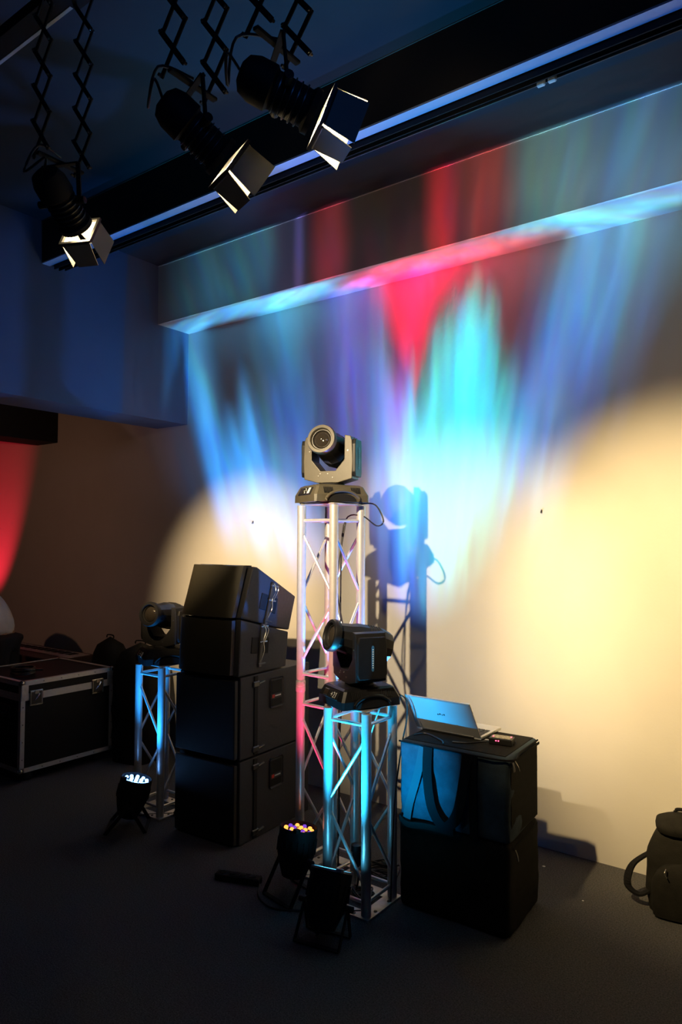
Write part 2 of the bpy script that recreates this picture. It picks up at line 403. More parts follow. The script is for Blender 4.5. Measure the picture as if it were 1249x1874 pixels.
# ------------------------------------------------------------------ lattice truss towers
def truss(name, label, loc, rz, nseg, flip, group):
    t = thing(name, label, 'truss', loc, rz, group)
    S = 0.1195; U = 1.027 if nseg == 2 else 1.0; H = nseg * U
    legm = tube(BM(), (0, 0, 0.012), (0, 0, H - 0.012), 0.025, 20)
    l0 = obj('leg', legm, m_alu, t, smooth=True); l0.location = (S, -S, 0)
    for p in ((-S, -S, 0), (S, S, 0), (-S, S, 0)): copypart(l0, p)
    hz = obj('brace', tube(BM(), (-S, 0, 0), (S, 0, 0), 0.009, 10), m_alu, t, smooth=True)
    hz.location = (0, -S, 0.07); first = True
    for s in range(nseg):
        for z in (0.07, 0.93):
            for (x, y, r) in ((0, -S, 0), (0, S, 0), (S, 0, PI / 2), (-S, 0, PI / 2)):
                if first: first = False; continue
                copypart(hz, (x, y, s * U + z), (0, 0, r))
    dg = obj('brace', tube(BM(), (-S, 0, 0.18), (S, 0, -0.18), 0.0085, 10), m_alu, t, smooth=True)   # falls to +x
    dg.location = (0, -S, 0.69 if flip else 0.31); first = True
    for s in range(nseg):
        for (zz, up_) in ((0.69, 1), (0.31, -1)):
            for (x, y, r, sg) in ((0, -S, 0, 1), (S, 0, PI / 2, 1), (0, S, PI, 1), (-S, 0, -PI / 2, 1)):
                # upper diagonal of each face seen from outside falls left to right, lower one right to left
                fall = (up_ == 1) == flip
                if first and fall and (x, y) == (0, -S): first = False; continue
                copypart(dg, (x, y, s * U + zz), (0, 0, r if fall else r + PI))
    for s in range(1, nseg):
        c0 = obj('coupler', lathe(BM(), [(0.0262, -0.03), (0.0272, -0.027), (0.0272, -0.002), (0.0255, 0), (0.0272, 0.002), (0.0272, 0.027), (0.0262, 0.03)], 20), m_alu, t, smooth=True)
        c0.location = (S, -S, s * U)
        pn = obj('pin', tube(BM(), (-0.034, 0, 0), (0.034, 0, 0), 0.005, 8), m_steel, c0); pn.location = (0, 0, 0.02)
        for p in ((-S, -S, s * U), (S, S, s * U), (-S, S, s * U)):
            c = copypart(c0, p); q = pn.copy(); COL.objects.link(q); q.parent = c
    # ring plates top and bottom
    def ring(z):
        bm = BM(); o_ = 0.155; w = 0.07
        for sx, sy, lx, ly in ((0, -1, 2 * o_, w), (0, 1, 2 * o_, w), (-1, 0, w, 2 * o_ - 2 * w), (1, 0, w, 2 * o_ - 2 * w)):
            box(bm, (sx * (o_ - w / 2), sy * (o_ - w / 2), z), (lx, ly, 0.010))
        return bm
    bp = obj('base_plate', ring(0.005), m_plate, t)
    tp = obj('top_plate', box(BM(), (0, 0, H - 0.004), (0.25, 0.25, 0.008), 0.002), m_plate, t)
    bolt = obj('bolt', tube(BM(), (0, 0, 0.010), (0, 0, 0.014), 0.008, 8), m_dsteel, bp); bolt.location = (0.135, -0.06, 0)
    for p in ((0.135, 0.06, 0), (-0.06, -0.135, 0), (0.06, -0.135, 0), (-0.135, -0.06, 0), (-0.135, 0.06, 0), (0.06, 0.135, 0), (-0.06, 0.135, 0)): copypart(bolt, p)
    return t
G_T = 'lattice truss towers'
def ctr(front, rz):
    v = Matrix.Rotation(rz, 3, 'Z') @ Vector((0.1195, -0.1195, 0)); return (front[0] - v.x, front[1] - v.y, 0)
RT = rad(-3)
T_TALL = ctr((-2.33, 3.075), RT); T_SMALL = ctr((-2.0, 2.915), 0); T_LEFT = ctr((-3.79, 3.106), 0)
truss('truss_tower', 'tall aluminium lattice truss tower lit pink and white', T_TALL, RT, 2, True, G_T)
truss('truss_tower', 'short lattice truss tower lit cyan in front of the tall one', T_SMALL, 0, 1, False, G_T)
truss('truss_tower', 'short lattice truss tower lit blue left of the speaker stack', T_LEFT, 0, 1, True, G_T)

# ------------------------------------------------------------------ moving heads
def moving_head(label, loc, rb, ry, tilt, number=None, tone=None, yd=0.062):
    tone = tone or m_shell
    t = thing('moving_head_light', label, 'stage light', loc, 0.0, 'moving head lights on the truss towers')
    B = Matrix.Rotation(rb, 4, 'Z')
    def P(name, bm, m, par=t, M=B, **k):
        xf(bm.verts, M); return obj(name, bm, m, par, **k)
    # base: chamfered plinth with sloping shoulders; display end faces local -Y, long vent side faces +X
    hx, hy = 0.140, 0.170
    bm = BM(); rings = []
    for z, kx, ky, ch in ((0.006, 1.0, 1.0, 0.010), (0.045, 1.0, 1.0, 0.012), (0.093, 0.86, 0.86, 0.012), (0.102, 0.76, 0.78, 0.012)):
        x, y = hx * kx, hy * ky
        rings.append([bm.verts.new((a, b, z)) for a, b in ((x - ch, -y), (x, -y + ch), (x, y - ch), (x - ch, y), (-x + ch, y), (-x, y - ch), (-x, -y + ch), (-x + ch, -y))])
    for i in range(3):
        for k in range(8): bm.faces.new((rings[i][k], rings[i][(k + 1) % 8], rings[i + 1][(k + 1) % 8], rings[i + 1][k]))
    bm.faces.new(rings[0][::-1]); bm.faces.new(rings[3])
    base = P('base', bm, tone)
    # display end
    sl = Matrix.Translation((0, -hy * 0.93, 0.064)) @ Matrix.Rotation(rad(-28), 4, 'X')
    dp = P('display_panel', box(BM(), (0, -0.004, 0), (0.16, 0.006, 0.046), 0.002, M=sl), m_matte, base)
    P('screen', box(BM(), (-0.045, -0.009, 0), (0.042, 0.004, 0.034), 0.001, M=sl), m_lens, dp)
    if number is None:
        P('sticker', box(BM(), (0.052, -0.009, 0), (0.026, 0.003, 0.036), 0.001, M=sl), m_white, dp, label='white sticker')
    bm = BM()
    for (a, b) in ((0.005, 0.012), (0.005, -0.012), (-0.007, 0), (0.017, 0)):
        box(bm, (a, -0.009, b), (0.008, 0.004, 0.006), 0.001, M=sl)
    if number is None: P('button', bm, m_white, dp)
    else: bm.free()
    if number:
        cu = bpy.data.curves.new('printed_number', 'FONT'); cu.body = number; cu.size = 0.042; cu.extrude = 0.0006; cu.align_x = 'CENTER'
        no = bpy.data.objects.new('printed_number', cu); COL.objects.link(no); cu.materials.append(m_white); 
        bpy.context.view_layer.update(); me_ = bpy.data.meshes.new_from_object(no); bpy.data.objects.remove(no)
        no = bpy.data.objects.new('printed_number', me_); COL.objects.link(no); no.parent = dp
        no.matrix_local = B @ sl @ Matrix.Translation((0.034, -0.0085, -0.015)) @ Matrix.Rotation(PI / 2, 4, 'X')
    # vents and handle arch on both long sides
    for sx in (1, -1):
        sv = Matrix.Translation((sx * hx * 0.935, 0, 0.068)) @ Matrix.Rotation(rad(25 * sx) * -1, 4, 'Y')
        for yy in (-0.085, 0.085):
            bm = BM()
            for k in range(6): box(bm, (0, yy + (k - 2.5) * 0.010, 0.002), (0.006, 0.005, 0.036), M=sv)
            P('vent', bm, m_matte, base)
        bm = BM(); pts = []
        for k in range(13):
            a = PI * k / 12; pts.append((sx * (hx + 0.004), 0.105 * math.cos(a), 0.012 + 0.055 * math.sin(a)))
        path(bm, pts, 0.008, 8, raw=True); P('handle', bm, tone, base, smooth=True)
        bm = BM(); poly = [(0.088 * math.cos(PI * k / 10), 0.008 + 0.044 * math.sin(PI * k / 10)) for k in range(11)]
        prism(bm, poly, 0, sx * (hx - 0.012), sx * (hx + 0.0015)); P('handle_recess', bm, m_matte, base)
    for k, (a, b) in enumerate(((1, 1), (1, -1), (-1, 1), (-1, -1))):
        P('foot', tube(BM(), (a * 0.105, b * 0.135, 0.0), (a * 0.105, b * 0.135, 0.008), 0.014, 10), m_rubber, base)
    P('turntable', lathe(BM(), [(0.075, 0.100), (0.075, 0.112), (0.068, 0.118)], 24), m_matte, t)
    # yoke
    Y = Matrix.Rotation(ry, 4, 'Z') @ Matrix.Translation((0, 0, 0.116))
    out = [(-0.060, 0.0), (-0.143, 0.022), (-0.148, 0.12), (-0.143, 0.235), (-0.134, 0.262), (-0.100, 0.268),
           (-0.098, 0.13), (-0.045, 0.067), (0.045, 0.067), (0.098, 0.13), (0.100, 0.268), (0.134, 0.262), (0.143, 0.235), (0.148, 0.12), (0.143, 0.022), (0.060, 0.0)]
    bm = BM(); prism(bm, out, 1, -yd, yd, 0.0035)
    yk = P('yoke', bm, tone, t, M=Y)
    for sx in (1, -1):
        bm = BM(); prism(bm, [(-yd + 0.012, 0.035), (yd - 0.012, 0.035), (yd - 0.004, 0.06), (yd - 0.004, 0.215), (yd - 0.014, 0.245), (-yd + 0.014, 0.245), (-yd + 0.004, 0.215), (-yd + 0.004, 0.06)], 0, sx * 0.143, sx * 0.163, 0.004)
        ac = P('arm_cover', bm, m_black, yk, M=Y)
        bm = BM(); poly = [(0.007 * math.cos(a) , (0.055 if math.sin(a) >= 0 else -0.055) + 0.009 * math.sin(a) + 0.14) for a in [2 * PI * k / 14 for k in range(14)]]
        prism(bm, poly, 0, sx * 0.1605, sx * 0.1645)
        P('side_window', bm, m_blue_led, ac, M=Y, label='narrow blue window in the arm cover')
        bm = BM()
        for k in range(9): box(bm, (sx * 0.1648, 0, 0.095 + k * 0.0112), (0.0012, 0.006, 0.0045))
        P('lettering', bm, m_white if number else m_dsteel, ac, M=Y)
    sc = BM()
    for (a, b) in ((-0.055, 0.04), (-0.045, 0.052), (0.0, 0.052), (0.03, 0.03), (-0.11, 0.18), (0.12, 0.18)): tube(sc, (a, -yd - 0.0025, b), (a, -yd + 0.0005, b), 0.0035, 8)
    P('screw', sc, m_steel, yk, M=Y)
    # head, pivot 0.205 above the yoke foot; axis along -Y tilted up
    Hm = Y @ Matrix.Translation((0, 0, 0.205)) @ Matrix.Rotation(-tilt, 4, 'X') @ Matrix.Rotation(PI / 2, 4, 'X')   # local +Z -> -Y
    bm = BM(); lathe(bm, [(0.045, -0.175), (0.078, -0.165), (0.090, -0.12), (0.091, -0.02), (0.088, 0.03), (0.078, 0.07), (0.070, 0.13), (0.070, 0.150)], 12)
    hd = P('head', bm, m_black, t, M=Hm, smooth=True, angle=0.35)
    bm = BM()
    for k in range(5): lathe(bm, [(0.0925, -0.10 + k * 0.016), (0.094, -0.098 + k * 0.016), (0.094, -0.094 + k * 0.016), (0.0925, -0.092 + k * 0.016)], 12)
    P('cooling_rib', bm, m_matte, hd, M=Hm)
    P('lens_ring', lathe(BM(), [(0.066, 0.135), (0.082, 0.140), (0.084, 0.165), (0.079, 0.176), (0.064, 0.176), (0.059, 0.168), (0.058, 0.150)], 36, cap=False), tone, hd, M=Hm, smooth=True)
    P('inner_ring', lathe(BM(), [(0.058, 0.140), (0.058, 0.160), (0.054, 0.160), (0.052, 0.145)], 36, cap=False), m_dsteel, hd, M=Hm, smooth=True)
    prof = [(0.053 * math.cos(a), 0.146 + 0.026 * math.sin(a)) for a in [k * PI / 2 / 8 for k in range(8)]] + [(0.0005, 0.172)]
    P('lens', lathe(BM(), prof, 32), m_lens, hd, M=Hm, smooth=True)
    for sx in (1, -1):
        P('pivot_knob', tube(BM(), (sx * 0.088, 0, 0.205), (sx * 0.101, 0, 0.205), 0.022, 16), m_dsteel, yk, M=Y)
    return t
moving_head('moving head light facing camera on top of the tall truss', (T_TALL[0], T_TALL[1], 2.054), rad(-26), rad(17), rad(10))
moving_head('dark moving head light turned sideways on the short cyan truss', (T_SMALL[0] - 0.01, T_SMALL[1], 1.0), rad(-26), rad(-30), rad(14), '+21', m_black, 0.085)
moving_head('dark moving head light on the blue truss behind the speaker stack', (T_LEFT[0], T_LEFT[1], 1.0), rad(-26), rad(12), rad(8), None, m_matte)

# ------------------------------------------------------------------ speaker stack
RS = rad(3)
SX, SY = -3.055, 3.065     # front right corner
def stackroot(name, label, z, cat='speaker', group=None):
    return thing(name, label, cat, (SX, SY, z), RS, group)
def sub(label, z):
    t = stackroot('subwoofer', label, z, group='subwoofers at the bottom of the stack')
    w, d, h = 0.515, 0.745, 0.503
    obj('cabinet', box(BM(), (-w / 2, d / 2 + 0.02, h / 2), (w, d - 0.04, h - 0.006), 0.006, 2), m_cab, t)
    bm = BM(); box(bm, (-w / 2, 0.012, h / 2), (w - 0.012, 0.03, h - 0.03), 0.008, 2)
    g = obj('grille', bm, m_grille, t)
    obj('side_rail', box(BM(), (0.003, 0.18, h / 2), (0.010, 0.035, h - 0.02), 0.003), m_matte, t)
    for zz in (0.045, h - 0.06):
        c = obj('rigging_catch', box(BM(), (0.006, 0.18, zz), (0.016, 0.060, 0.035), 0.005), m_dsteel, t)
        obj('pull_pin', tube(BM(), (0.010, 0.20, zz), (0.010, 0.255, zz + 0.008), 0.007, 8), m_dsteel, c)
    pn = obj('handle_plate', box(BM(), (0.002, 0.385, 0.36), (0.006, 0.135, 0.19), 0.012), m_cab, t)
    obj('recess', box(BM(), (0.0045, 0.385, 0.395), (0.004, 0.105, 0.085), 0.002), m_matte, pn)
    obj('recess', box(BM(), (0.0045, 0.385, 0.300), (0.004, 0.105, 0.045), 0.002), m_matte, pn)
    obj('badge', box(BM(), (0.006, 0.350, 0.3375), (0.004, 0.024, 0.020)), m_red, pn, label='small red square badge')
    bm = BM()
    for k in range(6): box(bm, (0.006, 0.372 + k * 0.010, 0.3375), (0.003, 0.006, 0.008))
    obj('badge_lettering', bm, m_white, pn)
    return t
sub('black subwoofer cabinet standing on the floor, lowest of the stack', 0.0)
sub('black subwoofer cabinet second from the floor in the speaker stack', 0.507)
def array_cab(label, poly, fpoly, rot_deg, centre):
    """poly: side outline (y, z) world at x = SX; fpoly: grille outline"""
    t = thing('line_array_cabinet', label, 'speaker', (SX, SY, 1.012), RS, 'line array cabinets on top of the subwoofers')
    Q = [(y - SY, z - 1.012) for y, z in poly]; F = [(y - SY, z - 1.012) for y, z in fpoly]
    bm = BM(); prism(bm, Q, 0, -0.515, 0.0, 0.010); obj('cabinet', bm, m_cab, t)
    # bulging grille, narrower than the cabinet
    bm = BM(); n = 12; rows = []
    (fb, ft) = F
    for zi in range(2):
        y0, z0 = (fb, ft)[zi]; row = []
        for k in range(n + 1):
            a = PI * k / n; x = -0.2575 - 0.222 * math.cos(a)
            row.append(bm.verts.new((x, y0 - 0.050 * math.sin(a) ** 0.6 + 0.004, z0)))
        row += [bm.verts.new((-0.0355, y0 + 0.05, z0)), bm.verts.new((-0.4795, y0 + 0.05, z0))]
        rows.append(row)
    for k in range(n): bm.faces.new((rows[0][k], rows[0][k + 1], rows[1][k + 1], rows[1][k]))
    bm.faces.new((rows[0][n], rows[0][n + 2], rows[1][n + 2], rows[1][n])); bm.faces.new((rows[0][n + 1], rows[0][0], rows[1][0], rows[1][n + 1]))
    bm.faces.new((rows[0][n + 2], rows[0][n + 1], rows[1][n + 1], rows[1][n + 2]))
    for r_ in rows: bm.faces.new(r_[:n + 1] + [r_[n + 2], r_[n + 1]])
    obj('grille', bm, mat('grille_steel', (0.022, 0.020, 0.015), 0.34, noise=0.2, nscale=200, bump=0.2, bscale=500), t, smooth=True)
    cy, cz = centre[0] - SY, centre[1] - 1.012; R = Matrix.Translation((0, cy, cz)) @ Matrix.Rotation(rad(rot_deg), 4, 'X')
    for yy in (-0.055, 0.05):
        obj('handle_recess', box(BM(), (0.002, yy, 0.0), (0.006, 0.060, 0.10), 0.002, M=R), m_matte, t)
    rr = obj('rigging_bar', box(BM(), (0.008, 0.0, 0.0), (0.014, 0.026, 0.27), 0.003, M=R), m_dsteel, t)
    for zz in (-0.115, 0.02, 0.115):
        obj('pull_pin', tube(BM(), R @ Vector((0.014, -0.02, zz)), R @ Vector((0.014, 0.045, zz + 0.006)), 0.006, 8), m_steel if zz > 0 else m_dsteel, rr)
    bm = BM()
    path(bm, [R @ Vector(p) for p in ((0.016, 0.0, 0.13), (0.030, 0.012, 0.09), (0.026, 0.0, 0.03), (0.028, 0.010, -0.03), (0.018, 0.0, -0.09))], 0.0035)
    path(bm, [R @ Vector(p) for p in ((0.016, 0.01, 0.13), (0.034, 0.030, 0.10), (0.026, 0.018, 0.04), (0.018, 0.006, 0.0))], 0.0025)
    obj('chain', bm, m_steel, rr, label='bright loose safety wire')
    return t
array_cab('lower line array cabinet resting on the subwoofers', [(3.085, 1.015), (3.55, 1.015), (3.575, 1.240), (3.105, 1.360)], [(3.075, 1.025), (3.088, 1.355)], -6, (3.285, 1.185))
array_cab('topmost line array cabinet tilted back on the speaker stack', [(3.105, 1.368), (3.580, 1.250), (3.650, 1.468), (3.255, 1.675), (3.215, 1.680)], [(3.090, 1.372), (3.190, 1.685)], -17, (3.365, 1.440))

# ------------------------------------------------------------------ covered cases with laptop
def soft_box(w, d, h, bev, amp, sag=0.0, seed=0):
    bm = BM(); bmesh.ops.create_cube(bm, size=1.0)
    for v in bm.verts: v.co = Vector((v.co.x * w, v.co.y * d, (v.co.z + 0.5) * h))
    bmesh.ops.bevel(bm, geom=list(bm.edges), offset=bev, segments=3, profile=0.5, affect='EDGES')
    bmesh.ops.subdivide_edges(bm, edges=[e for e in bm.edges if e.calc_length() > 0.12], cuts=9, use_grid_fill=True)
    from mathutils import noise as nz
    bm.normal_update()
    for v in bm.verts:
        q = Vector((v.co.x * 3 + seed, v.co.y * 3, v.co.z * 9))
        edge = min(w / 2 - abs(v.co.x), d / 2 - abs(v.co.y)) if 0.02 < v.co.z < h - 0.02 else 0.05
        v.co += v.normal * amp * (nz.noise(q) + 0.5 * nz.noise(q * 2.3)) * (0 if (v.co.z < 0.01 or v.co.z > h - 0.012) else 1)
    return bm
CR = rad(2.5); CX, CY = -1.655, 3.345
def cover(label, z, w, d, h, seed):
    return thing('padded_cover_case', label, 'case', (CX, CY, z), CR, 'padded equipment covers stacked by the wall')
t = cover('lower black padded equipment case standing on the carpet', 0.0, 0, 0, 0, 0)
obj('cover', soft_box(0.585, 0.435, 0.432, 0.030, 0.008, seed=3), m_fabric_k, t, smooth=True, angle=1.2)
bm = BM(); path(bm, [(0.300, -0.18, 0.405), (0.300, -0.05, 0.412), (0.297, 0.17, 0.416)], 0, flat=(0.012, 0.004, (1, 0, 0))); zz_ = obj('zip', bm, m_web, t)
obj('zip_pull', path(BM(), [(0.303, -0.165, 0.400), (0.312, -0.160, 0.375), (0.312, -0.150, 0.345)], 0.004), m_steel, zz_)
t = cover('upper blue grey nylon case carrying the laptop', 0.432, 0, 0, 0, 0)
obj('cover', soft_box(0.580, 0.430, 0.400, 0.022, 0.010, seed=9), m_fabric, t, smooth=True, angle=1.2)
obj('lid_piping', path(BM(), [(-0.29, -0.217, 0.392), (0.0, -0.222, 0.390), (0.292, -0.217, 0.392), (0.292, -0.05, 0.392), (0.291, 0.200, 0.392)], 0.0045), m_web, t)
obj('side_panel', box(BM(), (0.291, 0.0, 0.20), (0.006, 0.37, 0.36), 0.002), m_fabric_k, t, label='black canvas side panel')
obj('top_panel', box(BM(), (0.0, 0.0, 0.400), (0.54, 0.39, 0.006), 0.002), m_fabric_k, t, label='black canvas top')
f1 = [(-0.148, -0.226, 0.385), (-0.175, -0.232, 0.25), (-0.225, -0.232, 0.08), (-0.235, -0.236, -0.005)]
obj('strap', path(BM(), f1, 0, flat=(0.042, 0.005, (0, 1, 0))), mat('webbing_grey', (0.035, 0.05, 0.065), 0.7, bump=0.3, bscale=400), t, label='grey webbing strap')
f2 = [(-0.120, -0.226, 0.39), (-0.118, -0.238, 0.25), (-0.085, -0.250, 0.10), (-0.015, -0.255, 0.030), (0.045, -0.250, 0.10), (0.075, -0.238, 0.25), (0.090, -0.226, 0.39)]
obj('carry_strap', path(BM(), f2, 0, flat=(0.050, 0.006, (0, 1, 0))), m_web, t, label='black hanging carry strap')
obj('strap', path(BM(), [(0.12, -0.226, 0.385), (0.12, -0.230, 0.2), (0.125, -0.230, 0.0)], 0, flat=(0.04, 0.005, (0, 1, 0))), m_web, t)
bm = BM(); path(bm, [(-0.280, -0.225, 0.014), (-0.22, -0.245, -0.002), (-0.12, -0.235, 0.006), (0.02, -0.229, 0.002)], 0, flat=(0.035, 0.010, (0, 1, 0.3))); obj('flap', bm, m_fabric_k, t, label='turned-up lower flap')
zp = obj('zip', path(BM(), [(0.297, -0.205, 0.372), (0.297, 0.0, 0.376), (0.297, 0.205, 0.378)], 0, flat=(0.012, 0.004, (1, 0, 0))), m_web, t)
obj('zip_pull', path(BM(), [(0.299, -0.150, 0.375), (0.309, -0.140, 0.350), (0.311, -0.125, 0.325)], 0.004), m_steel, zp)
for k in range(2): obj('zip_pull', path(BM(), [(0.299, -0.175 - k * .012, 0.375), (0.307, -0.180 - k * .012, 0.350), (0.309, -0.182 - k * .012, 0.335)], 0.004), m_dsteel, zp)
CT = 0.8355
lt = thing('laptop', 'open silver laptop seen from behind on the upper case', 'laptop', (-1.768, 3.325, CT), rad(0), None)
obj('base', box(BM(), (0, 0.128, 0.010), (0.375, 0.250, 0.016), 0.004, 2), m_lap, lt)
bm = BM()
for r_ in range(5):
    for c_ in range(13): box(bm, (-0.162 + c_ * 0.027, 0.045 + r_ * 0.022, 0.0195), (0.022, 0.018, 0.003))
obj('keyboard', bm, m_key, lt)
obj('touchpad', box(BM(), (0, 0.205, 0.0185), (0.10, 0.06, 0.002), 0.0005), m_plate, lt)
lm = Matrix.Translation((0, 0.004, 0.014)) @ Matrix.Rotation(rad(33), 4, 'X')
ld = obj('lid', box(BM(), (0, 0, 0.116), (0.375, 0.007, 0.228), 0.003, 2, M=lm), m_lap, lt)
obj('screen', box(BM(), (0, 0.0040, 0.118), (0.355, 0.001, 0.205), M=lm), m_lens, ld)
bm = BM()
for k, (a, w_) in enumerate(((-0.020, 0.006), (-0.008, 0.008), (0.004, 0.004), (0.016, 0.008))): box(bm, (a, -0.0040, 0.125 + (0.002 if k % 2 else -0.001)), (w_, 0.001, 0.009), M=lm)
obj('emblem', bm, m_dsteel, ld, label='small dark emblem')
obj('hinge', tube(BM(), (-0.15, 0.002, 0.012), (0.15, 0.002, 0.012), 0.006, 10), m_dsteel, lt)
dx_ = thing('dmx_interface', 'small interface box with red lights beside the laptop', 'electronic box', (-1.475, 3.345, CT), rad(10))
obj('casing', box(BM(), (0, 0, 0.017), (0.115, 0.075, 0.032), 0.005, 2), m_black, dx_)
obj('top_label', box(BM(), (0, 0, 0.0338), (0.095, 0.055, 0.0015)), mat('label_olive', (0.30, 0.27, 0.18), 0.5, noise=0.6, nscale=80), dx_)
for k, (a, b, c) in enumerate(((-0.020, -0.0385, 0.022), (-0.008, -0.0385, 0.022), (-0.04, -0.01, 0.035), (0.045, 0.01, 0.035))):
    obj('indicator', box(BM(), (a, b, c), (0.006, 0.004, 0.005), 0.001), m_led_red, dx_)
cb = thing('usb_cable', 'thin black cable with metal plug by the interface box', 'cable', (-1.56, 3.30, CT))
obj('cord', path(BM(), [(0.035, 0.020, 0.012), (0.0, 0.0, 0.006), (-0.05, -0.06, 0.005), (-0.12, -0.09, 0.005)], 0.004), m_rubber, cb)
obj('plug', box(BM(), (0.022, 0.016, 0.012), (0.030, 0.014, 0.009), 0.002), m_steel, cb)
cb = tag(obj('cable', path(BM(), [(-1.90, 3.20, CT + .005), (-1.86, 3.26, CT + .006), (-1.74, 3.20, CT + .005), (-1.70, 3.15, CT + .005)], 0.004), m_rubber), 'thin dark cable lying on the case top in front of the laptop', 'cable')

# ------------------------------------------------------------------ flight cases
def flight_case(label, x0, x1, y0, y1, z0, z1, panel, lid_z, detail=True):
    cx, cy = (x0 + x1) / 2, (y0 + y1) / 2; w, d, h = x1 - x0, y1 - y0, z1 - z0
    t = thing('flight_case', label, 'case', (cx, cy, 0), 0, 'flight cases')
    obj('body', box(BM(), (0, 0, z0 + h / 2), (w - 0.012, d - 0.012, h - 0.012)), panel, t)
    E_ = 0.034; X, Y = w / 2, d / 2
    def ang(a, b, n1, n2):
        bm = BM(); a, b = Vector(a), Vector(b); ax = (b - a); c = (a + b) / 2
        for n_, o_ in ((n1, n2), (n2, n1)):
            n_, o_ = Vector(n_), Vector(o_)
            # plate lying on face n_, extending inward from the edge along -o_
            s = [0.003 * abs(n_[i]) + E_ * abs(o_[i]) + abs(ax[i]) for i in range(3)]
            box(bm, c - o_ * E_ / 2 - n_ * 0.001, s)
        return bm
    for sx in (1, -1):
        for sy in (1, -1):
            obj('edge_trim', ang((sx * X, sy * Y, z0), (sx * X, sy * Y, z1), (sx, 0, 0), (0, sy, 0)), m_alu, t)
    for sz, z in ((1, z1), (-1, z0)):
        for sy in (1, -1): obj('edge_trim', ang((-X, sy * Y, z), (X, sy * Y, z), (0, sy, 0), (0, 0, sz)), m_alu, t)
        for sx in (1, -1): obj('edge_trim', ang((sx * X, -Y, z), (sx * X, Y, z), (sx, 0, 0), (0, 0, sz)), m_alu, t)
    cnr = obj('ball_corner', BM(), m_steel, t)
    bm = BM(); bmesh.ops.create_icosphere(bm, subdivisions=2, radius=0.021); bm.to_mesh(cnr.data); bm.free(); cnr.data.materials.clear(); cnr.data.materials.append(m_steel)
    first = True
    for sx in (1, -1):
        for sy in (1, -1):
            for z in (z0 + .012, z1 - .012):
                p = (sx * (X - 0.010), sy * (Y - 0.010), z)
                if first: cnr.location = p; first = False
                else: copypart(cnr, p)
    bm = BM(); box(bm, (0, 0, lid_z), (w + 0.002, d + 0.002, 0.052)); box(bm, (0, 0, lid_z), (w + 0.005, d + 0.005, 0.006))
    obj('lid_band', bm, m_alu, t)
    if not detail: return t
    for yy in (-Y + 0.12, Y - 0.15):
        l = obj('latch', box(BM(), (X + 0.005, yy, lid_z - 0.012), (0.010, 0.11, 0.115), 0.006), m_steel, t, label='butterfly latch in a steel dish')
        obj('dish', box(BM(), (X + 0.0105, yy, lid_z - 0.012), (0.002, 0.085, 0.090), 0.001), m_dsteel, l)
        obj('butterfly', path(BM(), [(X + 0.014, yy - 0.020, lid_z - 0.035), (X + 0.018, yy, lid_z - 0.010), (X + 0.014, yy + 0.022, lid_z + 0.018)], 0.008), m_steel, l)
        obj('hook', box(BM(), (X + 0.013, yy, lid_z + 0.030), (0.006, 0.035, 0.03), 0.002), m_steel, l)
        bm = BM()
        for a in (-0.046, 0, 0.046):
            for b in (-0.062, 0.038): tube(bm, (X + 0.009, yy + a, lid_z + b + 0.001), (X + 0.013, yy + a, lid_z + b + 0.001), 0.004, 6)
        obj('rivet', bm, m_steel, l)
    for yy in (-Y + 0.03, Y - 0.03):
        obj('corner_brace', box(BM(), (X + 0.0025, yy, z1 - 0.085), (0.004, 0.055, 0.12), 0.001), m_plate, t)
    bm = BM()
    for k in range(4):
        for z in (z1 - 0.016, z0 + 0.016): tube(bm, (X, -Y + 0.18 + k * 0.15, z), (X + 0.005, -Y + 0.18 + k * 0.15, z), 0.004, 6)
    for k in range(4):
        for yy in (-Y + 0.016, Y - 0.016): tube(bm, (X, yy, z0 + 0.1 + k * 0.13), (X + 0.005, yy, z0 + 0.1 + k * 0.13), 0.004, 6)
    obj('rivet', bm, m_steel, t)
    hd = obj('side_handle', box(BM(), (X - 0.22, -Y - 0.004, lid_z - 0.12), (0.15, 0.010, 0.11), 0.008), m_dsteel, t)
    obj('grip', path(BM(), [(X - 0.27, -Y - 0.01, lid_z - 0.10), (X - 0.27, -Y - 0.03, lid_z - 0.13), (X - 0.17, -Y - 0.03, lid_z - 0.13), (X - 0.17, -Y - 0.01, lid_z - 0.10)], 0.009), m_black, hd)
    bm = BM(); lathe(bm, [(0.020, -0.014), (0.036, -0.013), (0.038, -0.008), (0.038, 0.008), (0.036, 0.013), (0.020, 0.014)], 20, M=Matrix.Rotation(PI / 2, 4, 'Y'))
    for sx in (1, -1):
        for sy in (1, -1):
            p = Vector((sx * (X - 0.09), sy * (Y - 0.10), 0))
            c = obj('caster', BM(), m_dsteel, t); bm = BM()
            box(bm, (0, 0, z0 - 0.004), (0.085, 0.075, 0.008)); box(bm, (-0.019, 0.012, 0.06), (0.004, 0.04, 0.06)); box(bm, (0.019, 0.012, 0.06), (0.004, 0.04, 0.06))
            tube(bm, (-0.022, 0.018, 0.038), (0.022, 0.018, 0.038), 0.006, 8)
            bm.to_mesh(c.data); bm.free(); c.data.materials.clear(); c.data.materials.append(m_dsteel); c.location = p
            w_ = BM(); lathe(w_, [(0.020, -0.014), (0.036, -0.013), (0.038, -0.008), (0.038, 0.008), (0.036, 0.013), (0.020, 0.014)], 20, M=Matrix.Translation((0, 0.018, 0.038)) @ Matrix.Rotation(PI / 2, 4, 'Y'))
            obj('wheel', w_, m_rubber, c, smooth=True)
    return t
flight_case('large black flight case with aluminium edges on casters', -5.905, -5.11, 2.865, 3.672, 0.088, 0.770, m_ply, 0.650)
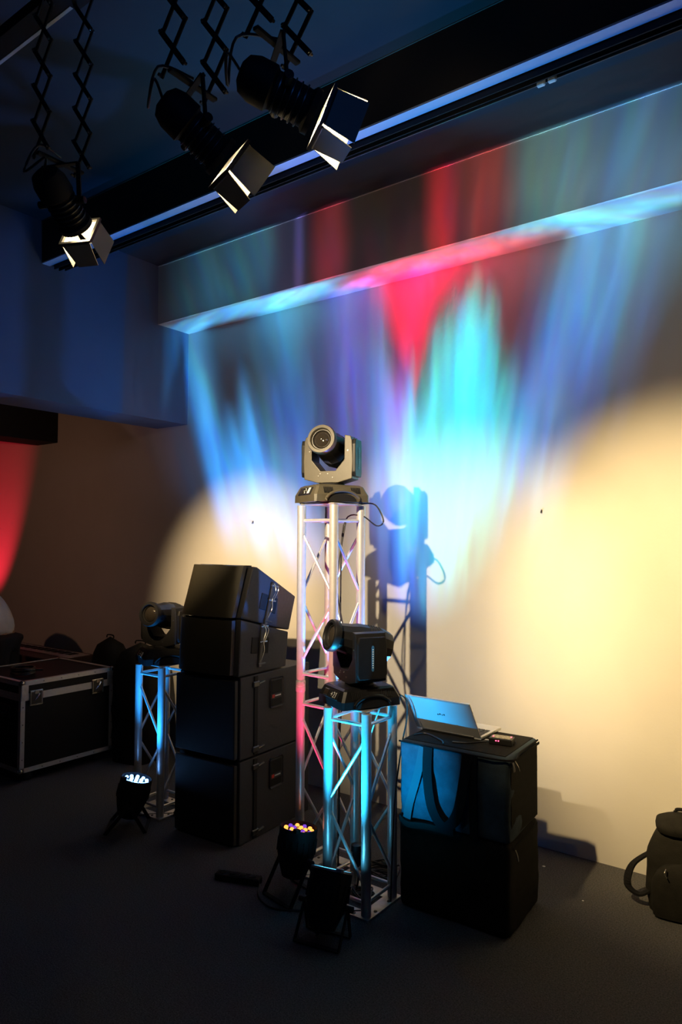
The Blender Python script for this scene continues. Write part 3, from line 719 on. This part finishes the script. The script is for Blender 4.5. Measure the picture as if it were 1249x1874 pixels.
# long case / platform beyond with slotted lid
t = thing('slotted_trunk', 'low trunk with a row of dark slots behind the flight case', 'trunk', (-6.78, 3.92, 0))
obj('body', box(BM(), (0, 0, 0.36), (1.45, 0.46, 0.72), 0.01), m_plyred, t)
obj('lid_plate', box(BM(), (0, 0.06, 0.722), (1.42, 0.24, 0.008), 0.002), m_plate, t)
sl_ = obj('slot', box(BM(), (0, 0, 0), (0.085, 0.10, 0.006), 0.001), m_matte, t); sl_.location = (-0.55, 0.08, 0.727)
for k in range(1, 10): copypart(sl_, (-0.55 + k * 0.123, 0.08, 0.727))
# cable coil on the case
t = thing('cable_coil', 'black coiled cable lying on the large flight case', 'cable', (-5.42, 3.05, 0.772))
bm = BM()
for k in range(5):
    r_ = 0.105 - 0.006 * (k % 3); path(bm, [(r_ * math.cos(a), r_ * 0.8 * math.sin(a), 0.008 + 0.010 * k + 0.003 * math.sin(3 * a + k)) for a in [2 * PI * q / 24 for q in range(25)]], 0.007, raw=True)
obj('coil', bm, m_rubber, t, smooth=True)
obj('connector', tube(BM(), (0.08, 0.06, 0.03), (0.12, 0.10, 0.03), 0.010, 12), m_steel, t, label='shiny metal connector')

# ------------------------------------------------------------------ dark bags beside the left wall
def lump(w, d, h, top, seed=0, n=20):
    """standing soft bag: superellipse section that rounds over at the top"""
    from mathutils import noise as nz
    bm = BM(); rings = []
    for i in range(15):
        s = i / 14; z = h * s
        k = 1.0 if s < top else math.sqrt(max(0.0, 1 - ((s - top) / (1 - top)) ** 2)) * 0.999 + 0.001
        k *= 0.93 + 0.07 * math.sin(PI * min(1, s * 1.3))
        ring = []
        for q in range(n):
            a = 2 * PI * q / n; c, s_ = math.cos(a), math.sin(a)
            x = w / 2 * math.copysign(abs(c) ** 0.6, c) * k; y = d / 2 * math.copysign(abs(s_) ** 0.6, s_) * k
            nn = (0.02 * nz.noise(Vector((x * 6 + seed, y * 6, z * 5))) + 0.012 * nz.noise(Vector((x * 14, y * 14 + seed, z * 17)))) * (1 if k > .2 else 0)
            ring.append(bm.verts.new((x * (1 + nn * 4), y * (1 + nn * 4), z)))
        rings.append(ring)
    for i in range(14):
        for q in range(n): bm.faces.new((rings[i][q], rings[i][(q + 1) % n], rings[i + 1][(q + 1) % n], rings[i + 1][q]))
    bm.faces.new(rings[0][::-1]); bm.faces.new(rings[-1]); return bm
for k, (x, y, w_, d_, h_, lab) in enumerate(((-5.42, 3.86, 0.30, 0.28, 0.98, 'tall round-topped black gear bag right of the flight case'), (-4.97, 3.84, 0.40, 0.40, 0.97, 'bulky black gear bag beside the blue truss'))):
    t = thing('gear_bag', lab, 'bag', (x, y, 0), 0.3 * k, 'black gear bags standing by the left wall')
    obj('bag_body', lump(w_, d_, h_, 0.78, k * 5), m_fabric_k, t, smooth=True, angle=1.4)
    obj('handle', path(BM(), [(-0.05, 0, h_ - 0.012), (-0.04, 0, h_ + 0.012), (0.04, 0, h_ + 0.012), (0.05, 0, h_ - 0.012)], 0.006), m_web, t)

# ------------------------------------------------------------------ backpack at the right
t = thing('backpack', 'black backpack leaning on the wall at the right edge', 'backpack', (-0.755, 3.95, 0), rad(8))
obj('bag_body', lump(0.36, 0.25, 0.46, 0.55, 11, 28), m_fabric_k, t, smooth=True, angle=1.4)
pk = BM(); 
fp = obj('front_pocket', lump(0.28, 0.10, 0.26, 0.6, 4), m_fabric_k, t, smooth=True, angle=1.4); fp.location = (-0.01, -0.13, 0.012)
tf = obj('top_flap', lump(0.30, 0.22, 0.09, 0.3, 8), m_fabric_k, t, smooth=True, angle=1.4); tf.location = (0.01, -0.01, 0.385)
obj('strap', path(BM(), [(-0.16, 0.04, 0.24), (-0.25, 0.0, 0.17), (-0.27, -0.06, 0.09), (-0.21, -0.08, 0.06), (-0.15, -0.07, 0.10)], 0, flat=(0.035, 0.010, (0, 0, 1))), m_web, t)
obj('handle', path(BM(), [(-0.05, 0.02, 0.462), (-0.035, 0.02, 0.482), (0.035, 0.02, 0.482), (0.05, 0.02, 0.462)], 0.009), m_web, t)
obj('zip_pull', path(BM(), [(-0.08, -0.175, 0.25), (-0.085, -0.190, 0.235), (-0.075, -0.192, 0.215)], 0.003), m_steel, t)

# ------------------------------------------------------------------ par cans on the floor
def par_can(label, loc, face_dir, lc, light_target, power, lcol, leg_spread, angle=28, mode='full', rz=0.0, L0=0.235):
    """loc: centre of the LED face"""
    d = Vector(face_dir).normalized()
    t = thing('par_can_light', label, 'stage light', loc, 0, 'par can lights on the floor')
    t.rotation_mode = 'QUATERNION'; t.rotation_quaternion = d.to_track_quat('Z', 'Y')
    R = 0.100
    obj('housing', lathe(BM(), [(0.050, -L0), (0.062, -L0 + 0.004), (0.085, -L0 + 0.07), (R - 0.004, -L0 + 0.11), (R, -0.05), (R, 0.014), (R - 0.006, 0.014), (R - 0.006, -0.006), (0.02, -0.008)], 32), m_matte, t, smooth=True)
    bm = BM()
    for k in range(20):
        a = 2 * PI * k / 20; M_ = Matrix.Rotation(a, 4, 'Z'); box(bm, (R + 0.001, 0, -0.075), (0.006, 0.006, 0.07), M=M_)
    obj('cooling_fin', bm, m_matte, t)
    # leds: 1 + 6 + 11 in rings
    pos = [(0, 0)] + [(0.036 * math.cos(2 * PI * k / 6), 0.036 * math.sin(2 * PI * k / 6)) for k in range(6)] + [(0.070 * math.cos(2 * PI * k / 11), 0.070 * math.sin(2 * PI * k / 11)) for k in range(11)]
    def led(ms):
        return obj('led', lathe(BM(), [(0.0115, -0.006), (0.0115, 0.0), (0.008, 0.005), (0.002, 0.007)], 12), ms, t, smooth=True)
    a0 = led(lc[0]); b0 = led(lc[1]) if len(lc) > 1 else None
    a0.location = (0, 0, 0); firstb = True
    for k, (x, y) in enumerate(pos[1:], 1):
        if b0 and k % 3 == 1:
            if firstb: b0.location = (x, y, 0); firstb = False
            else: copypart(b0, (x, y, 0))
        else: copypart(a0, (x, y, 0))
    if mode == 'clip': obj('rim', lathe(BM(), [(R - 0.006, 0.014), (R - 0.006, 0.019), (R + 0.001, 0.019), (R + 0.001, 0.010)], 32, cap=False), m_plate, t, label='rim made pale to catch the LED light')  # pale ring added so the lit edge of the can shows
    obj('frame_clip', box(BM(), (-0.070, 0.070, 0.018), (0.030, 0.030, 0.018), 0.002), m_plate if mode != 'full' else m_matte, t)
    # U brackets in world space
    Rm = root_matrix(t); piv = Rm @ Vector((0, 0, -0.13))
    side = d.cross(Vector((0, 0, 1)))
    side = Matrix.Rotation(rz, 3, 'Z') @ (Vector((1, 0, 0)) if side.length < 0.05 else side.normalized())
    fwd = Vector((0, 0, 1)).cross(side).normalized()
    for sgn, sp in zip((1, -1), leg_spread):
        p1 = piv + side * (R + 0.012); p2 = piv - side * (R + 0.012)
        g1 = p1 + fwd * sgn * sp; g1.z = 0.007; g2 = p2 + fwd * sgn * sp; g2.z = 0.007
        br = wobj('bracket', path(BM(), [p1 + Vector((0, 0, 0.02)), p1, g1, g2, p2, p2 + Vector((0, 0, 0.02))], 0, flat=(0.026, 0.005, tuple(side)), raw=True) if False else
             _bracket(p1, p2, g1, g2), m_matte, t)
    for s in (1, -1):
        q = piv + side * s * (R + 0.004)
        wobj('knob', tube(BM(), q, q + side * s * 0.034, 0.015, 12), m_black, t)
    wobj('power_lead', path(BM(), [Rm @ Vector((0, 0, -L0)), Rm @ Vector((0.02, 0.0, -L0 - 0.025)) , Vector((piv.x - 0.10, piv.y + 0.14, 0.012)), Vector((piv.x + 0.05, piv.y + 0.30, 0.010))], 0.0045), m_rubber, t)
    s = spot('par_can_beam', Vector(loc) + d * 0.03, light_target, power, lcol, angle, 1.0, 0.06)
    return t
def _bracket(p1, p2, g1, g2):
    bm = BM()
    for a, b in ((p1, g1), (g1, g2), (g2, p2)):
        d = b - a; Q = d.to_track_quat('Z', 'Y').to_matrix().to_4x4()
        # flat bar: wide across the plane of the bracket
        box(bm, (0, 0, 0), (0.006, 0.022, d.length + 0.006) if a is not g1 else (0.022, 0.006, d.length + 0.006), M=Matrix.Translation((a + b) / 2) @ Q)
    return bm
CYAN = (0.02, 0.52, 1.0)
par_can('par can light facing away at the foot of the cyan truss', (-2.07, 2.725, 0.265), (-0.10, 0.48, 1), [m_led_cyan], (-2.11, 2.90, 1.15), 340, CYAN, (0.03, 0.10), 58, 'clip')
par_can('par can light glowing orange beside the tall truss foot', (-2.42, 2.90, 0.330), (0.03, 0.14, 1), [m_led_amber, m_led_violet], (-2.44, 3.18, 1.6), 170, (1.0, 0.05, 0.16), (0.08, 0.12), 46)
par_can('par can light glowing blue in front of the left truss', (-3.80, 2.92, 0.300), (0.16, 0.16, 1), [m_led_blue], (-3.90, 3.18, 1.2), 130, (0.02, 0.33, 1.0), (0.10, 0.14), 60)

# ------------------------------------------------------------------ fresnels on pantographs
def pantograph(label, top, bottom_z, cells, group='scissor pantographs holding the fresnels'):
    t = thing('pantograph', label, 'lamp hanger', top, 0, group)
    Hh = (top[2] - bottom_z) / cells; wd = 0.052
    a = Vector((-wd, 0, 0)); b = Vector((wd, 0, -Hh)); bars = []
    def bar(s):
        bm = BM(); p, q = Vector((-wd * s, 0, 0)), Vector((wd * s, 0, -Hh)); d = q - p
        box(bm, (0, 0, 0), (0.004, 0.014, d.length + 0.012) if False else (0.017, 0.004, d.length + 0.012), M=Matrix.Translation((p + q) / 2) @ Matrix.Rotation(math.atan2(d.x, d.z), 4, 'Y'))
        return obj('scissor_bar', bm, m_matte, t)
    A_, B_ = bar(1), bar(-1)
    A_.location = (0, -0.085, 0); B_.location = (0, -0.079, 0)
    for yy in (-0.085, 0.085):
        for k in range(cells):
            if yy < 0 and k == 0: continue
            copypart(A_, (0, yy, -k * Hh)); copypart(B_, (0, yy + 0.006, -k * Hh))
    bm = BM()
    for yy in (-0.085, 0.085):
        for k in range(cells + 1):
            for x in ((-wd, wd)): tube(bm, (x, yy - 0.008, -k * Hh), (x, yy + 0.012, -k * Hh), 0.005, 8)
            if k < cells: tube(bm, (0, yy - 0.008, -(k + .5) * Hh), (0, yy + 0.012, -(k + .5) * Hh), 0.004, 8)
    obj('pivot_pin', bm, m_dsteel, t, kind='stuff')
    obj('top_bracket', box(BM(), (0, 0, 0.012), (0.15, 0.21, 0.012), 0.003), m_matte, t)
    obj('bottom_bracket', box(BM(), (0, 0, -cells * Hh - 0.006), (0.022, 0.19, 0.012), 0.003), m_matte, t)
    return t
def fresnel(label, loc, target, power, angle, hang, leafs=(35, 35, 35, 35), size=1.0, stray=22.0):
    """loc: centre of the front lens"""
    d = (Vector(target) - Vector(loc)).normalized()
    t = thing('fresnel_lamp', label, 'stage light', loc, 0, 'fresnel lamps on the pantographs')
    t.rotation_mode = 'QUATERNION'; t.rotation_quaternion = d.to_track_quat('Z', 'Y')
    s = size
    obj('housing', lathe(BM(), [(0.03 * s, -0.27 * s), (0.058 * s, -0.255 * s), (0.072 * s, -0.22 * s), (0.074 * s, -0.16 * s), (0.062 * s, -0.15 * s), (0.062 * s, -0.03 * s), (0.075 * s, -0.02 * s), (0.075 * s, 0.0), (0.060 * s, 0.0), (0.058 * s, -0.012)], 28), m_matte, t, smooth=True)
    bm = BM()
    for k in range(5): lathe(bm, [(0.063 * s, (-0.14 + k * 0.022) * s), (0.069 * s, (-0.138 + k * 0.022) * s), (0.069 * s, (-0.134 + k * 0.022) * s), (0.063 * s, (-0.132 + k * 0.022) * s)], 24)
    obj('cooling_rib', bm, m_dsteel, t, smooth=True)
    prof = [(0.056 * s * math.cos(a), -0.012 + 0.010 * math.sin(a)) for a in [k * PI / 2 / 6 for k in range(6)]] + [(0.0005, -0.001)]
    obj('lens', lathe(BM(), prof, 28), m_lamp, t, smooth=True, label='glowing fresnel lens')
    fr_ = BM()
    for (cx, cy, w, h) in ((0, 0.074, 0.158, 0.012), (0, -0.074, 0.158, 0.012), (0.074, 0, 0.012, 0.136), (-0.074, 0, 0.012, 0.136)): box(fr_, (cx * s, cy * s, 0.026), (w * s, h * s, 0.010))
    obj('gel_frame', fr_, m_dsteel, t)
    for k, an in enumerate(leafs):
        if an is None: continue
        M_ = Matrix.Rotation(k * PI / 2, 4, 'Z') @ Matrix.Translation((0, 0.074 * s, 0.034)) @ Matrix.Rotation(-rad(an), 4, 'X')
        bm = BM(); hw0, hw1, L_ = 0.068 * s, (0.078 if k % 2 else 0.050) * s, 0.115 * s
        pts = [(-hw0, 0), (hw0, 0), (hw1, L_), (-hw1, L_)]
        prism(bm, pts, 1, -0.0012, 0.0012); xf(bm.verts, M_)
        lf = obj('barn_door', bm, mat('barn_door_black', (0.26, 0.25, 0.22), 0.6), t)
        bm = BM(); tube(bm, (-0.066 * s, 0, 0), (0.066 * s, 0, 0), 0.004, 8); xf(bm.verts, M_); obj('hinge', bm, m_dsteel, lf)
    # stirrup yoke from the sides of the housing up to the hanging point
    Rm = root_matrix(t); sd = d.cross(Vector((0, 0, 1))).normalized(); c = Rm @ Vector((0, 0, -0.12 * s)); hp = Vector(hang)
    bm = BM(); P1, P2 = c + sd * 0.085 * s, c - sd * 0.085 * s
    U1, U2 = hp + sd * 0.085 * s, hp - sd * 0.085 * s
    for a, b in ((P1, U1), (U1, U2), (U2, P2)):
        dd = b - a; box(bm, (0, 0, 0), (0.018, 0.006, dd.length + 0.006), M=Matrix.Translation((a + b) / 2) @ dd.to_track_quat('Z', 'Y').to_matrix().to_4x4())
    wobj('stirrup', bm, m_matte, t)
    for sg in (1, -1): wobj('tilt_knob', tube(BM(), c + sd * sg * 0.072 * s, c + sd * sg * 0.112 * s, 0.014, 10), m_black, t)
    bk = Rm @ Vector((0, 0, -0.265 * s))
    wobj('power_lead', path(BM(), [bk, bk - d * 0.05 + sd * 0.04, bk - d * 0.03 - sd * 0.06 - Vector((0, 0, .02)), bk - Vector((0, 0, .01)) + Vector((0, -0.02, 0.10)), hp + Vector((0, 0, 0.03))], 0.0045), m_rubber, t)
    if power: spot('fresnel_beam', Vector(loc) + d * 0.012, Vector(loc) + d, power, (1.0, 0.70, 0.31), angle, 1.0, 0.03)
    spot('fresnel_stray', Vector(loc) + d * 0.010, Vector(loc) + d, stray, (1.0, 0.76, 0.42), 170, 0.1, 0.02)
    return t
L3, L2, L1 = (-2.461, 1.566, 3.075), (-1.62, 1.542, 3.062), (-1.291, 1.597, 3.118)
def hang_of(L, T, s=1.0):
    d = (Vector(T) - Vector(L)).normalized(); c = Vector(L) - d * 0.12 * s; return Vector((c.x, c.y, c.z + 0.13))
for L_, T_, lab, plab, pw, an in ((L3, (-3.55, 4.2, 1.5), 'leftmost fresnel lamp, low, with glowing barn doors', 'leftmost scissor pantograph over the lowest lamp', 60, 50),
                           (L2, (-0.66, 4.2, 1.30), 'middle fresnel lamp pointing down with lit barn doors', 'middle scissor pantograph at the top of the frame', 1100, 54),
                           (L1, (0.5, 4.1, 2.0), 'rightmost and brightest fresnel lamp near the black beam', 'rightmost scissor pantograph above the brightest lamp', 30, 60)):
    h = hang_of(L_, T_)
    fresnel(lab, L_, T_, pw, an, h, {L3: (6, 3, 3, 4), L2: (6, 3, 3, 4), L1: (16, 2, 2, 16)}[L_], 0.88, 26.0 if L_ == L1 else 10.0)
    pantograph(plab, (h.x, h.y, 3.955), h.z + 0.015, 5)

# ------------------------------------------------------------------ person behind the flight case
def skin_mesh(name, verts, edges, radii, m, parent, root=0, sub=2):
    me = bpy.data.meshes.new(name); me.from_pydata(verts, edges, []); me.materials.append(m)
    o = bpy.data.objects.new(name, me); COL.objects.link(o); o.parent = parent
    sk = o.modifiers.new('skin', 'SKIN'); sk.use_smooth_shade = True
    ly = me.skin_vertices[0] if me.skin_vertices else None
    for i, r in enumerate(radii): me.skin_vertices[0].data[i].radius = r if isinstance(r, tuple) else (r, r)
    me.skin_vertices[0].data[root].use_root = True
    ss = o.modifiers.new('subsurf', 'SUBSURF'); ss.levels = sub; ss.render_levels = sub
    return o
def person():
    t = thing('person', 'person in a pale shirt and black trousers bending over behind the case', 'person', (-6.30, 3.36, 0), rad(37))
    # local: -X is the way they bend (left in the photo), Z up
    V = [(0, 0, 0.95), (0.0, 0, 1.04), (-0.09, 0, 1.18), (-0.24, 0, 1.31), (-0.42, 0, 1.38), (-0.52, 0, 1.38), (-0.62, 0, 1.36), (-0.70, 0, 1.33),
         (0, 0.10, 0.88), (0.01, 0.11, 0.50), (0.06, 0.12, 0.09), (-0.10, 0.13, 0.04),
         (0, -0.10, 0.88), (0.01, -0.11, 0.50), (0.06, -0.12, 0.09), (-0.10, -0.13, 0.04),
         (-0.42, 0.18, 1.33), (-0.50, 0.22, 1.07), (-0.72, 0.18, 0.96), (-0.79, 0.17, 0.93),
         (-0.42, -0.18, 1.33), (-0.50, -0.22, 1.07), (-0.72, -0.18, 0.96), (-0.79, -0.17, 0.93)]
    E_ = [(0, 1), (1, 2), (2, 3), (3, 4), (4, 5), (5, 6), (6, 7), (0, 8), (8, 9), (9, 10), (10, 11), (0, 12), (12, 13), (13, 14), (14, 15),
          (4, 16), (16, 17), (17, 18), (18, 19), (4, 20), (20, 21), (21, 22), (22, 23)]
    Rr = [(0.085, 0.075), (0.08, 0.07), (0.09, 0.075), (0.10, 0.08), (0.10, 0.08), 0.06, 0.085, 0.08, 0.07, 0.062, 0.04, 0.035, 0.07, 0.062, 0.04, 0.035,
          0.055, 0.042, 0.03, 0.03, 0.055, 0.042, 0.03, 0.03]
    body = skin_mesh('body', V, E_, Rr, m_skin, t)
    S_ = [1, 2, 3, 4, 16, 17, 20, 21]
    idx = {v: i for i, v in enumerate(S_)}
    sh = skin_mesh('shirt', [(0.01, 0, 0.90), (-0.10, 0, 1.19), (-0.25, 0, 1.32), (-0.42, 0, 1.385), V[16], V[17], (-0.68, 0.19, 0.98), V[20], V[21], (-0.68, -0.19, 0.98)],
              [(0, 1), (1, 2), (2, 3), (3, 4), (4, 5), (5, 6), (3, 7), (7, 8), (8, 9)],
              [(0.172, 0.146), (0.182, 0.150), (0.178, 0.142), (0.165, 0.130), 0.070, 0.056, 0.045, 0.070, 0.056, 0.045], m_shirt, t, 0)
    tr = skin_mesh('trousers', [(0, 0, 1.00), V[0], V[8], V[9], (0.06, 0.12, 0.10), V[12], V[13], (0.06, -0.12, 0.10)],
              [(0, 1), (1, 2), (2, 3), (3, 4), (1, 5), (5, 6), (6, 7)], [(0.186, 0.160), (0.184, 0.158), 0.10, 0.078, 0.062, 0.10, 0.078, 0.062], m_trou, t, 1)
    for s in (1, -1):
        bm = BM(); bmesh.ops.create_icosphere(bm, subdivisions=3, radius=1.0)
        for v in bm.verts: v.co = Vector((v.co.x * 0.135 - 0.03, v.co.y * 0.048 + s * 0.125, max(0.0, v.co.z * 0.055 + 0.045)))
        obj('shoe', bm, m_matte, t, smooth=True)
        # hand with fingers
        hx_, hy_ = -0.80, 0.17 * s
        fv = [(hx_, hy_, 0.93), (hx_ - 0.05, hy_, 0.915)]; fe = [(0, 1)]; fr_ = [0.026, 0.030]
        for q in range(4):
            yy = hy_ + (q - 1.5) * 0.020; b = len(fv); ln = (0.062, 0.072, 0.068, 0.052)[q]
            fv += [(hx_ - 0.085, yy, 0.91), (hx_ - 0.085 - ln * 0.5, yy, 0.895), (hx_ - 0.085 - ln * 0.75, yy, 0.865)]; fe += [(1, b), (b, b + 1), (b + 1, b + 2)]; fr_ += [0.0095, 0.0085, 0.0075]
        b = len(fv); fv += [(hx_ - 0.03, hy_ - s * 0.035, 0.915), (hx_ - 0.065, hy_ - s * 0.055, 0.895)]; fe += [(0, b), (b, b + 1)]; fr_ += [0.011, 0.009]
        skin_mesh('hand', fv, fe, fr_, m_skin, t, 0, 1)
    bm = BM(); bmesh.ops.create_icosphere(bm, subdivisions=3, radius=1.0)
    for v in bm.verts: v.co = Vector((v.co.x * 0.115 - 0.70, v.co.y * 0.082, v.co.z * 0.085 + 1.325))
    hd = obj('head', bm, m_skin, t, smooth=True)
    bm = BM(); bmesh.ops.create_icosphere(bm, subdivisions=3, radius=1.0)
    for v in bm.verts: v.co = Vector((v.co.x * 0.112 - 0.685, v.co.y * 0.088, max(-0.2, v.co.z) * 0.090 + 1.345))
    obj('hair', bm, m_hair, hd, smooth=True)
    bm = BM(); tube(bm, (-0.755, 0, 1.285), (-0.765, 0, 1.235), 0.013, 8, 0.008); obj('nose', bm, m_skin, hd)
    for s in (1, -1):
        bm = BM(); bmesh.ops.create_icosphere(bm, subdivisions=2, radius=0.012, matrix=Matrix.Translation((-0.775, 0.03 * s, 1.268))); obj('eye', bm, m_white, hd)
        bm = BM(); bmesh.ops.create_icosphere(bm, subdivisions=2, radius=0.02, matrix=Matrix.Translation((-0.70, 0.085 * s, 1.31)) @ Matrix.Diagonal((1, .4, 1.3, 1))); obj('ear', bm, m_skin, hd)
    obj('mouth', box(BM(), (-0.725, 0, 1.245), (0.008, 0.045, 0.010), 0.003), m_red, hd)
person()

# ------------------------------------------------------------------ cables and small things
def cable(label, pts, r=0.0045, m=None):
    return tag(obj('cable', path(BM(), pts, r), m or m_rubber, smooth=True), label, 'cable')
tx, ty = T_TALL[0], T_TALL[1]
cable('black cable looping out beside the tall moving head base', [(tx + 0.12, ty + 0.12, 2.055), (tx + 0.20, ty + 0.15, 2.05), (tx + 0.25, ty + 0.16, 1.96), (tx + 0.21, ty + 0.15, 1.93), (tx + 0.13, ty + 0.10, 1.99), (tx + 0.05, ty + 0.05, 1.93), (tx + 0.03, ty + 0.05, 1.5)])
cable('black cable running down inside the tall truss', [(tx + 0.03, ty + 0.05, 1.52), (tx + 0.045, ty + 0.03, 1.2), (tx + 0.03, ty + 0.04, 0.8), (tx + 0.05, ty + 0.02, 0.35), (tx + 0.02, ty + 0.05, 0.03)])
cable('black twin cable beside the inner one in the tall truss', [(tx + 0.06, ty + 0.06, 1.96), (tx + 0.02, ty + 0.03, 1.6), (tx + 0.06, ty + 0.05, 1.25), (tx + 0.05, ty + 0.02, 0.7), (tx + 0.06, ty + 0.0, 0.03)], 0.004)
sx_, sy_ = T_SMALL[0], T_SMALL[1]
cable('thin cable hanging from the cyan truss to the case top', [(sx_ + 0.15, sy_ + 0.12, 1.05), (sx_ + 0.19, sy_ + 0.14, 1.02), (sx_ + 0.20, sy_ + 0.13, 0.92), (sx_ + 0.19, sy_ + 0.10, 0.80), (sx_ + 0.17, sy_ + 0.06, 0.50), (sx_ + 0.155, sy_ + 0.05, 0.02)], 0.004)
cable('pale cable hanging inside the short cyan truss', [(sx_ + 0.10, sy_ + 0.03, 0.985), (sx_ + 0.07, sy_ + 0.02, 0.90), (sx_ + 0.045, sy_ + 0.02, 0.78), (sx_ + 0.05, sy_ + 0.02, 0.4), (sx_ + 0.03, sy_ + 0.03, 0.03)], 0.0035, m_plate)
random.seed(3)
def tangle(label, cx, cy, r0, n, z=0.012):
    bm = BM()
    for k in range(n):
        pts = []; a0 = random.uniform(0, 6.28); r = r0 * random.uniform(0.5, 1)
        for q in range(9):
            a = a0 + q * 0.85; rr = r * random.uniform(0.7, 1.15)
            pts.append((cx + rr * math.cos(a), cy + rr * math.sin(a) * 0.8, z + 0.010 * random.random() * k))
        path(bm, pts, 0.0045)
    return tag(obj('cable_tangle', bm, m_rubber, smooth=True), label, 'cable')
tangle('tangle of black cables on the floor inside the cyan truss', sx_, sy_ + 0.02, 0.075, 6, 0.02)
tangle('heap of black cables behind the two right trusses', -2.20, 3.34, 0.13, 7)
tangle('black cables on the floor by the blue truss foot', -3.72, 3.22, 0.055, 4)
t = thing('power_strip', 'black power strip lying left of the orange par can', 'power strip', (-2.76, 2.80, 0), rad(20))
obj('casing', box(BM(), (0, 0, 0.019), (0.26, 0.055, 0.038), 0.005), m_matte, t)
so_ = obj('socket', tube(BM(), (0, 0, 0.038), (0, 0, 0.041), 0.019, 16), m_black, t); so_.location = (-0.09, 0, 0)
for k in range(1, 4): copypart(so_, (-0.09 + k * 0.058, 0, 0))
cable('black lead from the power strip along the carpet', [(-2.63, 2.83, 0.012), (-2.55, 2.74, 0.006), (-2.42, 2.70, 0.006), (-2.30, 2.76, 0.006), (-2.22, 2.86, 0.006)])
for k, (x, y, s_) in enumerate(((-1.50, 3.97, 0.010), (-1.20, 3.72, 0.006))):
    bm = BM(); bmesh.ops.create_icosphere(bm, subdivisions=1, radius=s_)
    for v in bm.verts: v.co = Vector((v.co.x + x, v.co.y + y, abs(v.co.z) * 0.5))
    tag(obj('paper_scrap', bm, m_white), ['white paper scrap on the carpet right of the cases', 'tiny pale scrap on the carpet in front of the wall'][k], 'litter')
# connector hanging in the cyan truss
t = thing('cable_connector', 'dark round power connector hanging inside the cyan truss', 'connector', (sx_ - 0.03, sy_ + 0.01, 0.0))
obj('plug_body', lathe(BM(), [(0.016, 0.16), (0.022, 0.17), (0.022, 0.235), (0.028, 0.24), (0.028, 0.27), (0.020, 0.275)], 16), m_black, t, smooth=True)
obj('cord', path(BM(), [(0, 0, 0.165), (0.005, 0.01, 0.10), (-0.02, 0.03, 0.015)], 0.005), m_rubber, t)
